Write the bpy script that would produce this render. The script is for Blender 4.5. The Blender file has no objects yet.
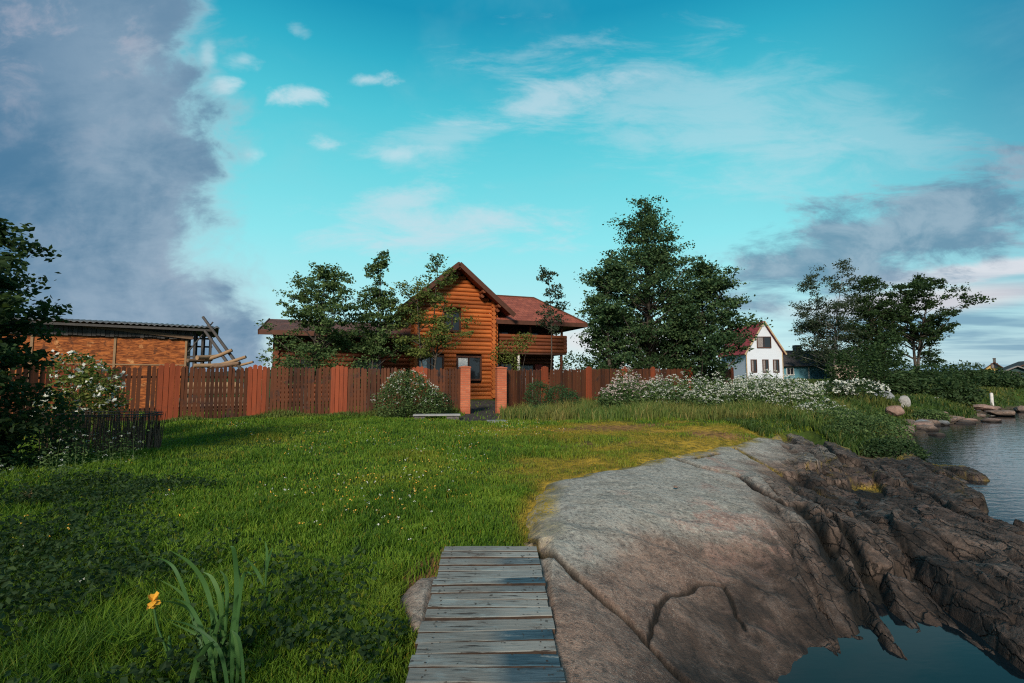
import bpy, bmesh, math, random
import numpy as np
from mathutils import Vector, Matrix, noise as mnoise

R = math.radians
rng = np.random.default_rng(7)
random.seed(7)
scene = bpy.context.scene
COL = scene.collection

# ------------------------------------------------------------------ camera model
F = 480.0
HOR = 378.0
PITCH = math.atan((HOR - 341.5) / F)
EYE = 2.3


def ray(px, py):
    a = (px - 512) / F
    b = (341.5 - py) / F
    return (a, math.cos(PITCH) - math.sin(PITCH) * b, math.sin(PITCH) + math.cos(PITCH) * b)


def at(px, py, Y):
    d = ray(px, py)
    t = Y / d[1]
    return Vector((d[0] * t, Y, EYE + d[2] * t))


def onz(px, py, z):
    d = ray(px, py)
    t = (z - EYE) / d[2]
    return (d[0] * t, d[1] * t)


def lin(r, g, b):
    def f(c):
        c /= 255.0
        return c / 12.92 if c <= 0.04045 else ((c + 0.055) / 1.055) ** 2.4
    return (f(r), f(g), f(b), 1.0)


# ------------------------------------------------------------------ numpy helpers
_perm = np.random.default_rng(3).random((256, 256))


def vnoise(x, y):
    x = np.asarray(x, float); y = np.asarray(y, float)
    xi = np.floor(x).astype(int); yi = np.floor(y).astype(int)
    fx = x - xi; fy = y - yi
    fx = fx * fx * (3 - 2 * fx); fy = fy * fy * (3 - 2 * fy)
    a = _perm[xi & 255, yi & 255]; b = _perm[(xi + 1) & 255, yi & 255]
    c = _perm[xi & 255, (yi + 1) & 255]; d = _perm[(xi + 1) & 255, (yi + 1) & 255]
    return (a * (1 - fx) + b * fx) * (1 - fy) + (c * (1 - fx) + d * fx) * fy


def fbm(x, y, oct=4, gain=0.5):
    s = 0.0; a = 1.0; t = 0.0
    for i in range(oct):
        s = s + a * (vnoise(x * 2 ** i + 17.3 * i, y * 2 ** i + 9.1 * i) - 0.5)
        t += a; a *= gain
    return s / t * 2


def sstep(a, b, x):
    t = np.clip((np.asarray(x, float) - a) / (b - a), 0, 1)
    return t * t * (3 - 2 * t)


def seg_dist(x, y, pts):
    d = np.full(np.shape(x), 1e9)
    for (x0, y0), (x1, y1) in zip(pts[:-1], pts[1:]):
        dx, dy = x1 - x0, y1 - y0
        t = np.clip(((x - x0) * dx + (y - y0) * dy) / (dx * dx + dy * dy + 1e-9), 0, 1)
        d = np.minimum(d, np.hypot(x - x0 - t * dx, y - y0 - t * dy))
    return d


def sdf(x, y, poly):
    x = np.asarray(x, float); y = np.asarray(y, float)
    pts = list(poly) + [poly[0]]
    d = seg_dist(x, y, pts)
    ins = np.zeros(np.shape(x), bool)
    for (x0, y0), (x1, y1) in zip(pts[:-1], pts[1:]):
        c = ((y0 > y) != (y1 > y)) & (x < (x1 - x0) * (y - y0) / (y1 - y0 + 1e-12) + x0)
        ins ^= c
    return np.where(ins, d, -d)


# ------------------------------------------------------------------ terrain
LAKE = [(3, -30), (1.7, 1), (1.9, 3.6), (2.6, 5), (4.0, 6.5), (6, 9), (8.6, 12), (11.8, 15.3), (16, 19.5), (20.5, 23.5),
        (25.9, 26.3), (32, 33), (39, 37), (60, 46), (120, 70), (400, 110), (900, 160), (900, -400), (3, -400)]
ROCK = [(-0.5, -3), (-0.42, 3.3), (-0.85, 3.9), (-0.75, 4.25), (-0.4, 4.4)] + [onz(*p) for p in (
        (534, 545, .68), (538, 505, .72), (550, 481, .74), (585, 468, .76), (636, 463, .78), (688, 450, .8), (738, 439, .82),
        (792, 424, .84), (812, 424, .8), (832, 436, .6), (868, 452, .4), (908, 461, .1))] + [
        (11.5, 11.5), (11, 6), (11, -3)]
POOL = [onz(*p, 0.0) for p in ((765, 690), (772, 662), (800, 641), (850, 627), (900, 616), (935, 614), (975, 627), (1024, 657))] + [
        (4.6, 2.5), (4.2, 1), (2.2, 1), (1.8, 2.6)]
CR1 = [onz(*p, .6) for p in ((520, 535), (560, 562), (600, 583), (640, 602), (668, 618), (700, 640), (740, 664), (775, 690))]
CR2 = [onz(*p, .6) for p in ((645, 606), (650, 590), (657, 576), (672, 565), (694, 557), (720, 553))]
CR3 = [onz(*p, .72) for p in ((655, 455), (700, 466), (735, 468), (762, 480), (790, 492), (830, 498), (860, 520))]
CR4 = [onz(*p, .75) for p in ((735, 445), (770, 455), (800, 462), (835, 470))]
CR5 = [onz(*p, .5) for p in ((722, 563), (733, 578), (741, 586))]
CR6 = [onz(*p, .72) for p in ((640, 452), (690, 459), (718, 452))]
CR7 = [onz(*p, .5) for p in ((800, 505), (850, 560), (880, 600))]
PATH = [(-1.2, 17.0), (-1.25, 19.0), (-1.3, 21), (-1.6, 27)]


def zmeadow(x, y):
    x = np.asarray(x, float); y = np.asarray(y, float)
    z = 0.50 + 0.16 * sstep(2, 6, y) + 0.18 * sstep(6, 17, y)
    z = z + 0.2 * sstep(20, 30, y) + 1.0 * sstep(28, 70, y)
    z = z + 0.05 * fbm(x * 0.35, y * 0.35, 3) + 0.03 * fbm(x * 1.6, y * 1.6, 2) * sstep(60, 20, y)
    far = np.hypot(x, y)
    z = z + 1.2 * sstep(90, 300, far) * (0.6 + fbm(x * 0.01, y * 0.01, 3))
    return z


def rocksdf(x, y):
    return sdf(x, y, ROCK) + 0.16 * fbm(x * 1.1 + 5, y * 1.1, 4) + 0.05 * fbm(x * 5, y * 5, 2)


def rock_base(x, y):
    x = np.asarray(x, float); y = np.asarray(y, float)
    q = 0.94 * x - 0.35 * y
    p = 0.35 * x + 0.94 * y
    qq = q - 1.4 * sstep(10, 15, p) + 0.35 * fbm(x * 0.5 + 3, y * 0.5 + 8, 3)
    h = np.interp(qq, [-2.5, -0.8, 0.2, 1.1, 2.0, 2.8, 3.6, 4.4, 5.0, 6.5], [0.78, 0.78, 0.70, 0.55, 0.38, 0.27, 0.19, 0.10, -0.04, -1.2])
    h = h - 0.26 * sstep(5.6, 2.8, y) * sstep(4.5, 2.5, x)
    ds = sdf(x, y, POOL) + 0.13 * fbm(x * 1.9, y * 1.9, 3)
    hp = 0.02 - ds * 0.40
    for (px_, py_, rx_, ry_, dp_) in ((917, 577, .22, .45, .24), (963, 584, .22, .30, .2), (884, 505, .2, .4, .16)):
        cx_, cy_ = onz(px_, py_, 0)
        pu = ((x - cx_) * .94 - (y - cy_) * .35) / rx_; pv = ((x - cx_) * .35 + (y - cy_) * .94) / ry_
        h = h - dp_ * np.exp(-(pu * pu + pv * pv))
    k = 0.22
    t = np.clip(0.5 + 0.5 * (hp - h) / k, 0, 1)
    h = hp * (1 - t) + h * t - k * t * (1 - t)
    # room under the gangway
    gw = 0.43 + 0.03 * y + np.maximum(np.abs(x + 0.16) - 0.46, 0) * 0.9
    return np.where(y < 5.0, np.minimum(h, gw), h)


def cells(u, v, jit=0.85, seed=0):
    """nearest cell: (random of the cell, offset to its centre, distance to its border)"""
    ui = np.floor(u).astype(int); vi = np.floor(v).astype(int)
    f1 = np.full(u.shape, 9.0); f2 = np.full(u.shape, 9.0)
    rid = np.zeros(u.shape); ou = np.zeros(u.shape); ov = np.zeros(u.shape)
    for a_ in (-1, 0, 1):
        for b_ in (-1, 0, 1):
            i = ui + a_; j = vi + b_
            cu = i + .5 + jit * (_perm[(i + seed) & 255, j & 255] - .5)
            cv = j + .5 + jit * (_perm[i & 255, (j + 91 + seed) & 255] - .5)
            d = np.hypot(u - cu, v - cv)
            near = d < f1
            f2 = np.where(near, f1, np.minimum(f2, d))
            rid = np.where(near, _perm[(i * 3 + 7 + seed) & 255, (j * 5 + 1) & 255], rid)
            ou = np.where(near, u - cu, ou); ov = np.where(near, v - cv, ov)
            f1 = np.where(near, d, f1)
    return rid, ou, ov, f2 - f1


_lr = np.random.default_rng(19)
LEDGES = []
for _k in range(170):
    _p = _lr.uniform(1, 16); _q = _lr.uniform(.5, 6.5) + 1.0 * float(sstep(9, 14, _p))
    LEDGES.append((_p, _q, _lr.uniform(.45, 1.8), _lr.uniform(.08, .27), _lr.normal(-.05, .09), _lr.uniform(-.07, .15), _lr.normal(0, .05), _lr.normal(.14, .16), _lr.uniform(.15, 1.1)))


def rock_h(x, y, full=False):
    x = np.asarray(x, float); y = np.asarray(y, float)
    q = 0.94 * x - 0.35 * y
    p = 0.35 * x + 0.94 * y
    h = rock_base(x, y)
    m = sstep(0.6, 1.7, q + 0.35 * fbm(x * .8, y * .8, 3) - 1.0 * sstep(9, 13, p))
    # long tilted ledges that strike along the shore, broken off at their ends
    wq = q + 0.05 * fbm(p * 1.3 + 2, q * 1.7, 3)
    wp = p + 0.12 * fbm(p * 1.6, q * 1.6 + 4, 3)
    low_ = h - .15
    led = low_ - 1.0
    tone_ = np.full(x.shape, .8)
    for (p0, q0, la, lb, an, dz, tp, tq, tn) in LEDGES:
        dp_ = wp - p0; dq_ = wq - q0
        c_, s_2 = math.cos(an), math.sin(an)
        lp = dp_ * c_ + dq_ * s_2; lq = dq_ * c_ - dp_ * s_2
        near = (np.abs(lp) < la + .5) & (np.abs(lq) < lb + .5)
        if not near.any(): continue
        taper = lb * np.clip(1.25 - (np.abs(lp) / la) ** 3 * .6, .3, 1)
        ex = np.maximum(np.abs(lp) - la, 0) * 1.8 + np.maximum(lq - taper, 0) * 5 + np.maximum(-lq - taper, 0) * 2.4
        top = dz + tp * lp + tq * lq - ex
        hs = np.where(near, h + top, -9)
        up_ = hs > led
        led = np.where(up_, hs, led); tone_ = np.where(up_, tn, tone_)
    gap = sstep(.10, .0, led - low_)
    led = np.maximum(led, low_)
    h0_ = h
    h = h * (1 - m) + led * m
    k2 = wq / .16 + .5 * fbm(wp * .7, wq, 2)
    f2_ = k2 - np.floor(k2)
    h = h + m * .045 * (.1 + 1.1 * vnoise(np.floor(k2) * 5.3, wp * .8)) * (np.where(f2_ < .85, f2_ / .85, (1 - f2_) / .15) - .5)
    rid2, ou2, ov2, e2 = cells(wp * 1.3 + 31, wq * 5.3 + 11, .95, 40)
    h = h + m * (0.03 * (rid2 - .5) + .02 * ov2) - m * 0.012 * np.exp(-(e2 / 0.05) ** 2)
    rid3, o3_, o4_, e3 = cells(wp * 4.3 + 7, wq * 13 + 3, .95, 80)
    h = h + m * .016 * (rid3 - .5)
    # rounded dome: long faint steps and roughness
    h = h + 0.03 * fbm(x * 1.2, y * 1.2, 4) * (1 + .6 * m) + 0.010 * fbm(x * 9, y * 9, 3) * (1 + .8 * m)
    wv = y * .9 + x * .25 + .5 * fbm(x * .5, y * .5, 3)
    kk = wv / .85; ff = kk - np.floor(kk)
    h = h + (1 - m) * 0.03 * (np.where(ff < .88, ff / .88, (1 - ff) / .12) - .5) * sstep(.35, .6, vnoise(x * .7 + 5, y * .7))
    jx = x + 0.05 * fbm(x * 2, y * 2, 4) + .012 * fbm(x * 14, y * 14, 2); jy = y + 0.05 * fbm(x * 2 + 9, y * 2, 4) + .012 * fbm(x * 14 + 5, y * 14, 2)
    crack = np.zeros(x.shape)
    for c, wd, dp in ((CR1, .030, .10), (CR2, .018, .05), (CR3, .06, .16), (CR4, .05, .09), (CR5, .020, .04), (CR6, .05, .09), (CR7, .08, .12)):
        d = seg_dist(jx, jy, c)
        g_ = np.exp(-(d / wd) ** 2)
        h = h - dp * g_; crack = np.maximum(crack, np.clip(1.7 * np.exp(-(d / (wd * 1.05)) ** 2), 0, 1) * (1.0 if dp > .05 else .9))
    crack = np.maximum(crack, m * np.maximum(.95 * gap, .5 * np.exp(-(e2 / .06) ** 2)))  # gaps between ledges darkened too: shade painted into the colour
    s = rocksdf(x, y)
    cap = zmeadow(x, y) + 0.015 + 0.20 * np.maximum(s, 0)
    h = np.where(s > 0, np.minimum(h, cap), np.minimum(h, cap) + s * 0.8)
    if full:
        low = sstep(.46, .20, h + .12 * fbm(x * 1.5, y * 1.5, 4))
        band = tone_
        wet = np.clip(np.maximum(low * (.72 + .28 * band), m * band * sstep(.72, .36, h + .12 * fbm(x * 2.1 + 3, y * 2.1, 4))), 0, 1)
        moss = sstep(.34, .02, s + .28 * fbm(x * 2.6 + 1, y * 2.6, 4)) * sstep(4.6, 6, y)
        moss = np.maximum(moss, .9 * np.clip(crack * sstep(.5, .62, vnoise(x * 1.3, y * 1.3)), 0, 1) * sstep(8, 10, y))
        return h, wet, crack, moss, m
    return h


def ground_h(x, y):
    x = np.asarray(x, float); y = np.asarray(y, float)
    d = -sdf(x, y, LAKE) + 0.5 * fbm(x * 0.5, y * 0.5, 3) * sstep(2, 12, y)
    zm = zmeadow(x, y)
    land = zm * sstep(-0.2, 3.2, d)
    z = np.where(d > 0, land, np.maximum(-2.0, d * 0.45))
    s = rocksdf(x, y)
    rb = rock_base(x, y)
    z = np.where(s > 0, np.minimum(z, rb + 0.0) - 0.33 * sstep(0, 0.5, s), z)
    return z


def gz1(x, y):
    return float(ground_h(np.array([x]), np.array([y]))[0])


def moss_mask(x, y):
    s = rocksdf(x, y)
    a = sstep(-2.6, -0.1, s) * sstep(-0.6, 0.6, x) * sstep(8.5, 6.5, x) * sstep(5.0, 9, y) * sstep(19, 15.5, y)
    b = sstep(-0.35, -0.02, s) * sstep(4.5, 6, y) * sstep(8.2, 6, x)
    c = np.exp(-(((x - 3.6) / 3.2) ** 2 + ((y - 14.2) / 1.9) ** 2))
    return np.clip(np.maximum(np.maximum(a * 0.62, b * .9), c * .85) + 1.0 * fbm(x * 0.9, y * 1.3, 5) * sstep(.05, .3, a + c), 0, 1)


def soil_mask(x, y):
    c = np.exp(-(((x - 3.0) / 1.9) ** 2 + ((y - 14.4) / 1.0) ** 2)) + 0.8 * np.exp(-(((x - 5.8) / 1.5) ** 2 + ((y - 13.2) / .7) ** 2)) + .6 * np.exp(-(((x - 2.2) / 1.6) ** 2 + ((y - 11.3) / .6) ** 2)) + .6 * np.exp(-(((x - 4.6) / 1.5) ** 2 + ((y - 15.6) / .6) ** 2))
    c = c + 0.9 * np.exp(-(((x + 0.75) / .3) ** 2 + ((y - 4.3) / .7) ** 2)) + .8 * np.exp(-(((x + 6.4) / .5) ** 2 + ((y - 6.2) / .5) ** 2))
    return np.clip(.85 * sstep(0.35, 0.85, c + 0.55 * fbm(x * 1.8, y * 1.8, 4)), 0, 1)


def path_mask(x, y):
    d = seg_dist(x, y, PATH) + 0.25 * fbm(x * 2, y * 2, 3)
    c = np.exp(-(((x + 0.6) / 1.6) ** 2 + ((y - 18.2) / .8) ** 2))
    return np.clip(np.maximum(sstep(0.95, 0.6, d), sstep(.4, .6, c + .3 * fbm(x * 2, y * 2, 3))), 0, 1)


# ------------------------------------------------------------------ object helpers
def tag(o, label=None, cat=None, group=None, kind=None):
    if label: o['label'] = label
    if cat: o['category'] = cat
    if group: o['group'] = group
    if kind: o['kind'] = kind
    return o


def empty(name, loc, rz=0.0):
    o = bpy.data.objects.new(name, None)
    o.empty_display_size = 0.3
    o.location = loc
    o.rotation_euler = (0, 0, rz)
    COL.objects.link(o)
    return o


def mesh_np(name, V, faces, mats, parent=None, midx=None, smooth=False, attrs=None):
    me = bpy.data.meshes.new(name)
    V = np.asarray(V, np.float32)
    me.vertices.add(len(V))
    me.vertices.foreach_set('co', V.ravel())
    loops = np.concatenate([np.asarray(f, np.int32).ravel() for f in faces])
    tot = np.concatenate([np.full(len(f), np.asarray(f).shape[1], np.int32) for f in faces])
    start = np.concatenate([[0], np.cumsum(tot)[:-1]]).astype(np.int32)
    me.loops.add(len(loops))
    me.loops.foreach_set('vertex_index', loops)
    me.polygons.add(len(tot))
    me.polygons.foreach_set('loop_start', start)
    me.polygons.foreach_set('loop_total', tot)
    if midx is not None:
        me.polygons.foreach_set('material_index', np.asarray(midx, np.int32))
    for m in mats: me.materials.append(m)
    me.polygons.foreach_set('use_smooth', np.full(len(tot), bool(smooth)))
    me.update(calc_edges=True)
    if attrs:
        for k, v in attrs.items():
            a = me.attributes.new(k, 'FLOAT', 'POINT')
            a.data.foreach_set('value', np.asarray(v, np.float32))
    o = bpy.data.objects.new(name, me)
    if parent: o.parent = parent
    COL.objects.link(o)
    return o


class MB:
    def __init__(s):
        s.v = []; s.f = []; s.m = []; s.sm = []

    def add(s, vs, fs, mi=0, sm=False, M=None):
        k = len(s.v)
        s.v += [tuple(M @ Vector(p)) if M is not None else tuple(p) for p in vs]
        for f in fs:
            s.f.append([i + k for i in f]); s.m.append(mi); s.sm.append(sm)
        return s

    def box(s, x0, x1, y0, y1, z0, z1, mi=0, M=None, bev=0.0):
        if bev:
            b = bev
            vs = []; fs = []
            for z, e in ((z0, b), (z0 + b, 0), (z1 - b, 0), (z1, b)):
                vs += [(x0 + e, y0 + e, z), (x1 - e, y0 + e, z), (x1 - e, y1 - e, z), (x0 + e, y1 - e, z)]
            fs = [(3, 2, 1, 0), (12, 13, 14, 15)]
            for r in range(3):
                for i in range(4):
                    j = (i + 1) % 4
                    fs.append((r * 4 + i, r * 4 + j, r * 4 + 4 + j, r * 4 + 4 + i))
            return s.add(vs, fs, mi, False, M)
        vs = [(x0, y0, z0), (x1, y0, z0), (x1, y1, z0), (x0, y1, z0), (x0, y0, z1), (x1, y0, z1), (x1, y1, z1), (x0, y1, z1)]
        return s.add(vs, [(3, 2, 1, 0), (4, 5, 6, 7), (0, 1, 5, 4), (1, 2, 6, 5), (2, 3, 7, 6), (3, 0, 4, 7)], mi, False, M)

    def bar(s, a, b, w, h=None, mi=0):
        h = h or w
        a = Vector(a); b = Vector(b); d = b - a
        q = d.to_track_quat('Z', 'Y').to_matrix().to_4x4()
        q.translation = a
        return s.box(-w / 2, w / 2, -h / 2, h / 2, 0, d.length, mi, q)

    def tube(s, pts, rad, n=8, mi=0, caps=True, sm=True):
        pts = [Vector(p) for p in pts]
        if not hasattr(rad, '__len__'): rad = [rad] * len(pts)
        vs = []; fs = []
        for i, p in enumerate(pts):
            t = (pts[min(i + 1, len(pts) - 1)] - pts[max(i - 1, 0)]).normalized()
            ax = t.cross(Vector((0, 0, 1)))
            if ax.length < 0.05: ax = t.cross(Vector((1, 0, 0)))
            ax.normalize(); bx = t.cross(ax)
            for k in range(n):
                an = 2 * math.pi * k / n
                vs.append(p + (ax * math.cos(an) + bx * math.sin(an)) * rad[i])
        for i in range(len(pts) - 1):
            for k in range(n):
                j = (k + 1) % n
                fs.append((i * n + k, i * n + j, i * n + n + j, i * n + n + k))
        s.add(vs, fs, mi, sm)
        if caps:
            s.add(vs[:n][::-1], [tuple(range(n))], mi)
            s.add(vs[-n:], [tuple(range(n))], mi)
        return s

    def prism(s, poly, y0, y1, mi=0, M=None):
        """polygon in x,z swept along y"""
        n = len(poly)
        vs = [(x, y0, z) for x, z in poly] + [(x, y1, z) for x, z in poly]
        fs = [tuple(range(n)), tuple(range(2 * n - 1, n - 1, -1))]
        for i in range(n):
            j = (i + 1) % n
            fs.append((i, i + n, j + n, j))
        return s.add(vs, fs, mi, False, M)

    def build(s, name, mats, parent=None, fix=True):
        me = bpy.data.meshes.new(name)
        me.from_pydata(s.v, [], s.f)
        if not isinstance(mats, (list, tuple)): mats = [mats]
        for m in mats: me.materials.append(m)
        me.polygons.foreach_set('material_index', s.m)
        me.polygons.foreach_set('use_smooth', s.sm)
        if fix:
            bm = bmesh.new(); bm.from_mesh(me)
            bmesh.ops.recalc_face_normals(bm, faces=bm.faces)
            bm.to_mesh(me); bm.free()
        me.update()
        o = bpy.data.objects.new(name, me)
        if parent: o.parent = parent
        COL.objects.link(o)
        return o


# ------------------------------------------------------------------ node helpers
class NT:
    def __init__(s, tree):
        s.t = tree; s.n = tree.nodes; s.l = tree.links
        s.n.clear()

    def put(s, inp, val):
        if isinstance(val, bpy.types.NodeSocket): s.l.new(val, inp)
        elif val is not None: inp.default_value = val

    def new(s, typ, **kw):
        nd = s.n.new(typ)
        for k, v in kw.items(): setattr(nd, k, v)
        return nd

    def m(s, op, a, b=None, c=None, clamp=False):
        nd = s.new('ShaderNodeMath', operation=op, use_clamp=clamp)
        s.put(nd.inputs[0], a); s.put(nd.inputs[1], b)
        if c is not None: s.put(nd.inputs[2], c)
        return nd.outputs[0]

    def rng(s, v, a, b, c=0.0, d=1.0, smooth=True):
        nd = s.new('ShaderNodeMapRange', interpolation_type='SMOOTHSTEP' if smooth else 'LINEAR', clamp=True)
        s.put(nd.inputs['Value'], v)
        for k, x in zip(('From Min', 'From Max', 'To Min', 'To Max'), (a, b, c, d)): s.put(nd.inputs[k], x)
        return nd.outputs['Result']

    def mix(s, f, a, b, blend='MIX'):
        nd = s.new('ShaderNodeMix', data_type='RGBA', blend_type=blend)
        s.put(nd.inputs[0], f)
        for i, x in ((6, a), (7, b)):
            s.put(nd.inputs[i], x if isinstance(x, bpy.types.NodeSocket) or len(x) == 4 else (*x, 1))
        return nd.outputs[2]

    def noise(s, scale, detail=4, rough=0.55, vec=None, dist=0.0, out='Fac'):
        nd = s.new('ShaderNodeTexNoise')
        s.put(nd.inputs['Vector'], vec)
        nd.inputs['Scale'].default_value = scale; nd.inputs['Detail'].default_value = detail
        nd.inputs['Roughness'].default_value = rough; nd.inputs['Distortion'].default_value = dist
        return nd.outputs[out]

    def ramp(s, f, stops, interp='LINEAR'):
        nd = s.new('ShaderNodeValToRGB')
        nd.color_ramp.interpolation = interp
        e = nd.color_ramp.elements
        e[0].position = stops[0][0]; e[1].position = stops[-1][0]
        for p, c in stops[1:-1]: e.new(p)
        for k, (p, c) in zip(e, stops): k.color = (*c, 1) if len(c) == 3 else c
        s.put(nd.inputs[0], f)
        return nd.outputs[0]

    def mapping(s, vec, scale=(1, 1, 1), rot=(0, 0, 0)):
        nd = s.new('ShaderNodeMapping')
        s.put(nd.inputs['Vector'], vec)
        nd.inputs['Scale'].default_value = scale; nd.inputs['Rotation'].default_value = rot
        return nd.outputs[0]

    def bump(s, h, strength=0.5, dist=0.02):
        nd = s.new('ShaderNodeBump')
        nd.inputs['Strength'].default_value = strength; nd.inputs['Distance'].default_value = dist
        s.put(nd.inputs['Height'], h)
        return nd.outputs[0]

    def bsdf(s, color, rough=0.8, spec=0.3, normal=None, **kw):
        nd = s.new('ShaderNodeBsdfPrincipled')
        s.put(nd.inputs['Base Color'], color if isinstance(color, bpy.types.NodeSocket) or len(color) == 4 else (*color, 1))
        s.put(nd.inputs['Roughness'], rough)
        s.put(nd.inputs['Specular IOR Level'], spec)
        if normal is not None: s.put(nd.inputs['Normal'], normal)
        for k, v in kw.items(): s.put(nd.inputs[k], v)
        return nd.outputs[0]

    def out(s, sh):
        o = s.new('ShaderNodeOutputMaterial')
        s.l.new(sh, o.inputs['Surface'])

    def obj(s): return s.new('ShaderNodeTexCoord').outputs['Object']
    def pos(s): return s.new('ShaderNodeNewGeometry').outputs['Position']
    def isl(s): return s.new('ShaderNodeNewGeometry').outputs['Random Per Island']
    def attr(s, n): return s.new('ShaderNodeAttribute', attribute_name=n).outputs['Fac']


def mat(name):
    m = bpy.data.materials.new(name)
    m.use_nodes = True
    return m, NT(m.node_tree)


def mul(c, k): return tuple(x * k for x in c[:3])


def leaf_mat(name, cols, rough=0.68, trans=0.35, spec=0.13):
    """cols: dark .. light, picked per leaf"""
    m, t = mat(name)
    f = t.isl()
    n = t.noise(0.7, 2, 0.5, t.obj())
    g = t.m('ADD', t.m('MULTIPLY', f, 0.65), t.m('MULTIPLY', n, 0.45), clamp=True)
    st = [(i / (len(cols) - 1) * 0.8 + 0.1, c) for i, c in enumerate(cols)]
    c = t.ramp(g, st)
    b = t.bsdf(c, rough, spec)
    tr = t.new('ShaderNodeBsdfTranslucent')
    t.put(tr.inputs[0], t.mix(0.5, c, (0.09, 0.13, 0.015)) if name.startswith('leaf') else c)
    mx = t.new('ShaderNodeMixShader'); mx.inputs[0].default_value = trans
    t.l.new(b, mx.inputs[1]); t.l.new(tr.outputs[0], mx.inputs[2])
    t.out(mx.outputs[0])
    return m


def wood_mat(name, c1, c2, scale=(3, 3, 30), island=0.5, rough=0.7, bump=0.3, stain=None, axis_obj=True):
    """board wood: grain noise along one axis, a tone per board (island), blotchy weathering"""
    m, t = mat(name)
    v = t.obj()
    g = t.noise(1.0, 5, 0.6, t.mapping(v, scale))
    w = t.noise(0.9, 3, 0.6, v)
    f = t.m('ADD', t.m('ADD', t.m('MULTIPLY', g, 0.75), t.m('MULTIPLY', t.isl(), island)), t.m('MULTIPLY', w, 0.35))
    f = t.rng(f, 0.45, 1.15, smooth=False)
    c = t.mix(f, c1, c2)
    if stain:
        c = t.mix(t.rng(t.noise(2.3, 5, 0.65, v), 0.52, 0.7), c, stain)
    t.out(t.bsdf(c, rough, 0.25, t.bump(g, bump, 0.01)))
    return m


def plain(name, c1, c2, scale=4, rough=0.8, bump=0.2, spec=0.3):
    m, t = mat(name)
    n = t.noise(scale, 5, 0.6, t.obj())
    t.out(t.bsdf(t.mix(t.rng(n, 0.3, 0.7), c1, c2), rough, spec, t.bump(n, bump, 0.02)))
    return m


# ------------------------------------------------------------------ materials
MT = {}
MT['bark'] = plain('bark', (.035, .028, .022), (.09, .075, .06), 9, .9, .8)
MT['birch_bark'] = plain('birch_bark', (.12, .11, .1), (.34, .32, .3), 5, .8, .4)
MT['leaf_dark'] = leaf_mat('leaf_dark', [(.010, .022, .010), (.024, .05, .019), (.055, .095, .032)])
MT['leaf_maple'] = leaf_mat('leaf_maple', [(.012, .034, .018), (.04, .085, .036), (.11, .17, .066)])
MT['leaf_rowan'] = leaf_mat('leaf_rowan', [(.026, .055, .02), (.065, .115, .04), (.14, .20, .066)])
MT['leaf_fresh'] = leaf_mat('leaf_fresh', [(.04, .07, .014), (.10, .14, .03), (.20, .21, .06)])
MT['leaf_birch'] = leaf_mat('leaf_birch', [(.016, .03, .018), (.035, .055, .032), (.075, .095, .055)])
MT['leaf_bush'] = leaf_mat('leaf_bush', [(.014, .03, .012), (.03, .06, .022), (.07, .11, .045)])
MT['leaf_box'] = leaf_mat('leaf_box', [(.016, .045, .018), (.034, .085, .032), (.065, .13, .048)])
MT['leaf_iris'] = leaf_mat('leaf_iris', [(.03, .09, .028), (.06, .15, .04), (.11, .21, .055)], .55, .3, .3)
MT['flower_white'] = leaf_mat('flower_white', [(.42, .45, .36), (.60, .61, .53), (.74, .74, .68)], .7, .3)
MT['flower_pink'] = leaf_mat('flower_pink', [(.42, .33, .31), (.55, .45, .42), (.62, .55, .5)], .7, .3)
MT['flower_yellow'] = leaf_mat('flower_yellow', [(.75, .36, .03), (.85, .45, .06), (.9, .55, .15)], .6, .3)
MT['dry_leaf'] = leaf_mat('dry_leaf', [(.12, .07, .035), (.22, .14, .07), (.32, .22, .11)], .8, .2)


def grass_mat(name, c_dark, c_mid, c_light, c_yel):
    m, t = mat(name)
    f = t.isl(); tone = t.attr('tone')
    n = t.noise(0.75, 5, 0.65, t.obj())
    g = t.m('ADD', t.m('MULTIPLY', f, 0.5), t.m('MULTIPLY', t.rng(n, .3, .7), 0.48), clamp=True)
    c = t.ramp(g, [(0.15, c_dark), (0.5, c_mid), (0.9, c_light)])
    c = t.mix(tone, c, t.mix(f, c_yel, mul(c_yel, .6)))
    b = t.bsdf(c, .55, .2)
    tr = t.new('ShaderNodeBsdfTranslucent'); t.put(tr.inputs[0], t.mix(0.45, c, (.10, .16, .01)))
    mx = t.new('ShaderNodeMixShader'); mx.inputs[0].default_value = .35
    t.l.new(b, mx.inputs[1]); t.l.new(tr.outputs[0], mx.inputs[2]); t.out(mx.outputs[0])
    return m


MT['grass'] = grass_mat('grass', (.034, .09, .010), (.10, .19, .016), (.185, .285, .028), (.38, .26, .035))
MT['tall_grass'] = grass_mat('tall_grass', (.035, .075, .016), (.085, .145, .028), (.17, .215, .055), (.42, .31, .10))
MT['bank_grass'] = grass_mat('bank_grass', (.02, .045, .012), (.045, .085, .018), (.09, .13, .028), (.25, .2, .05))

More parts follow.
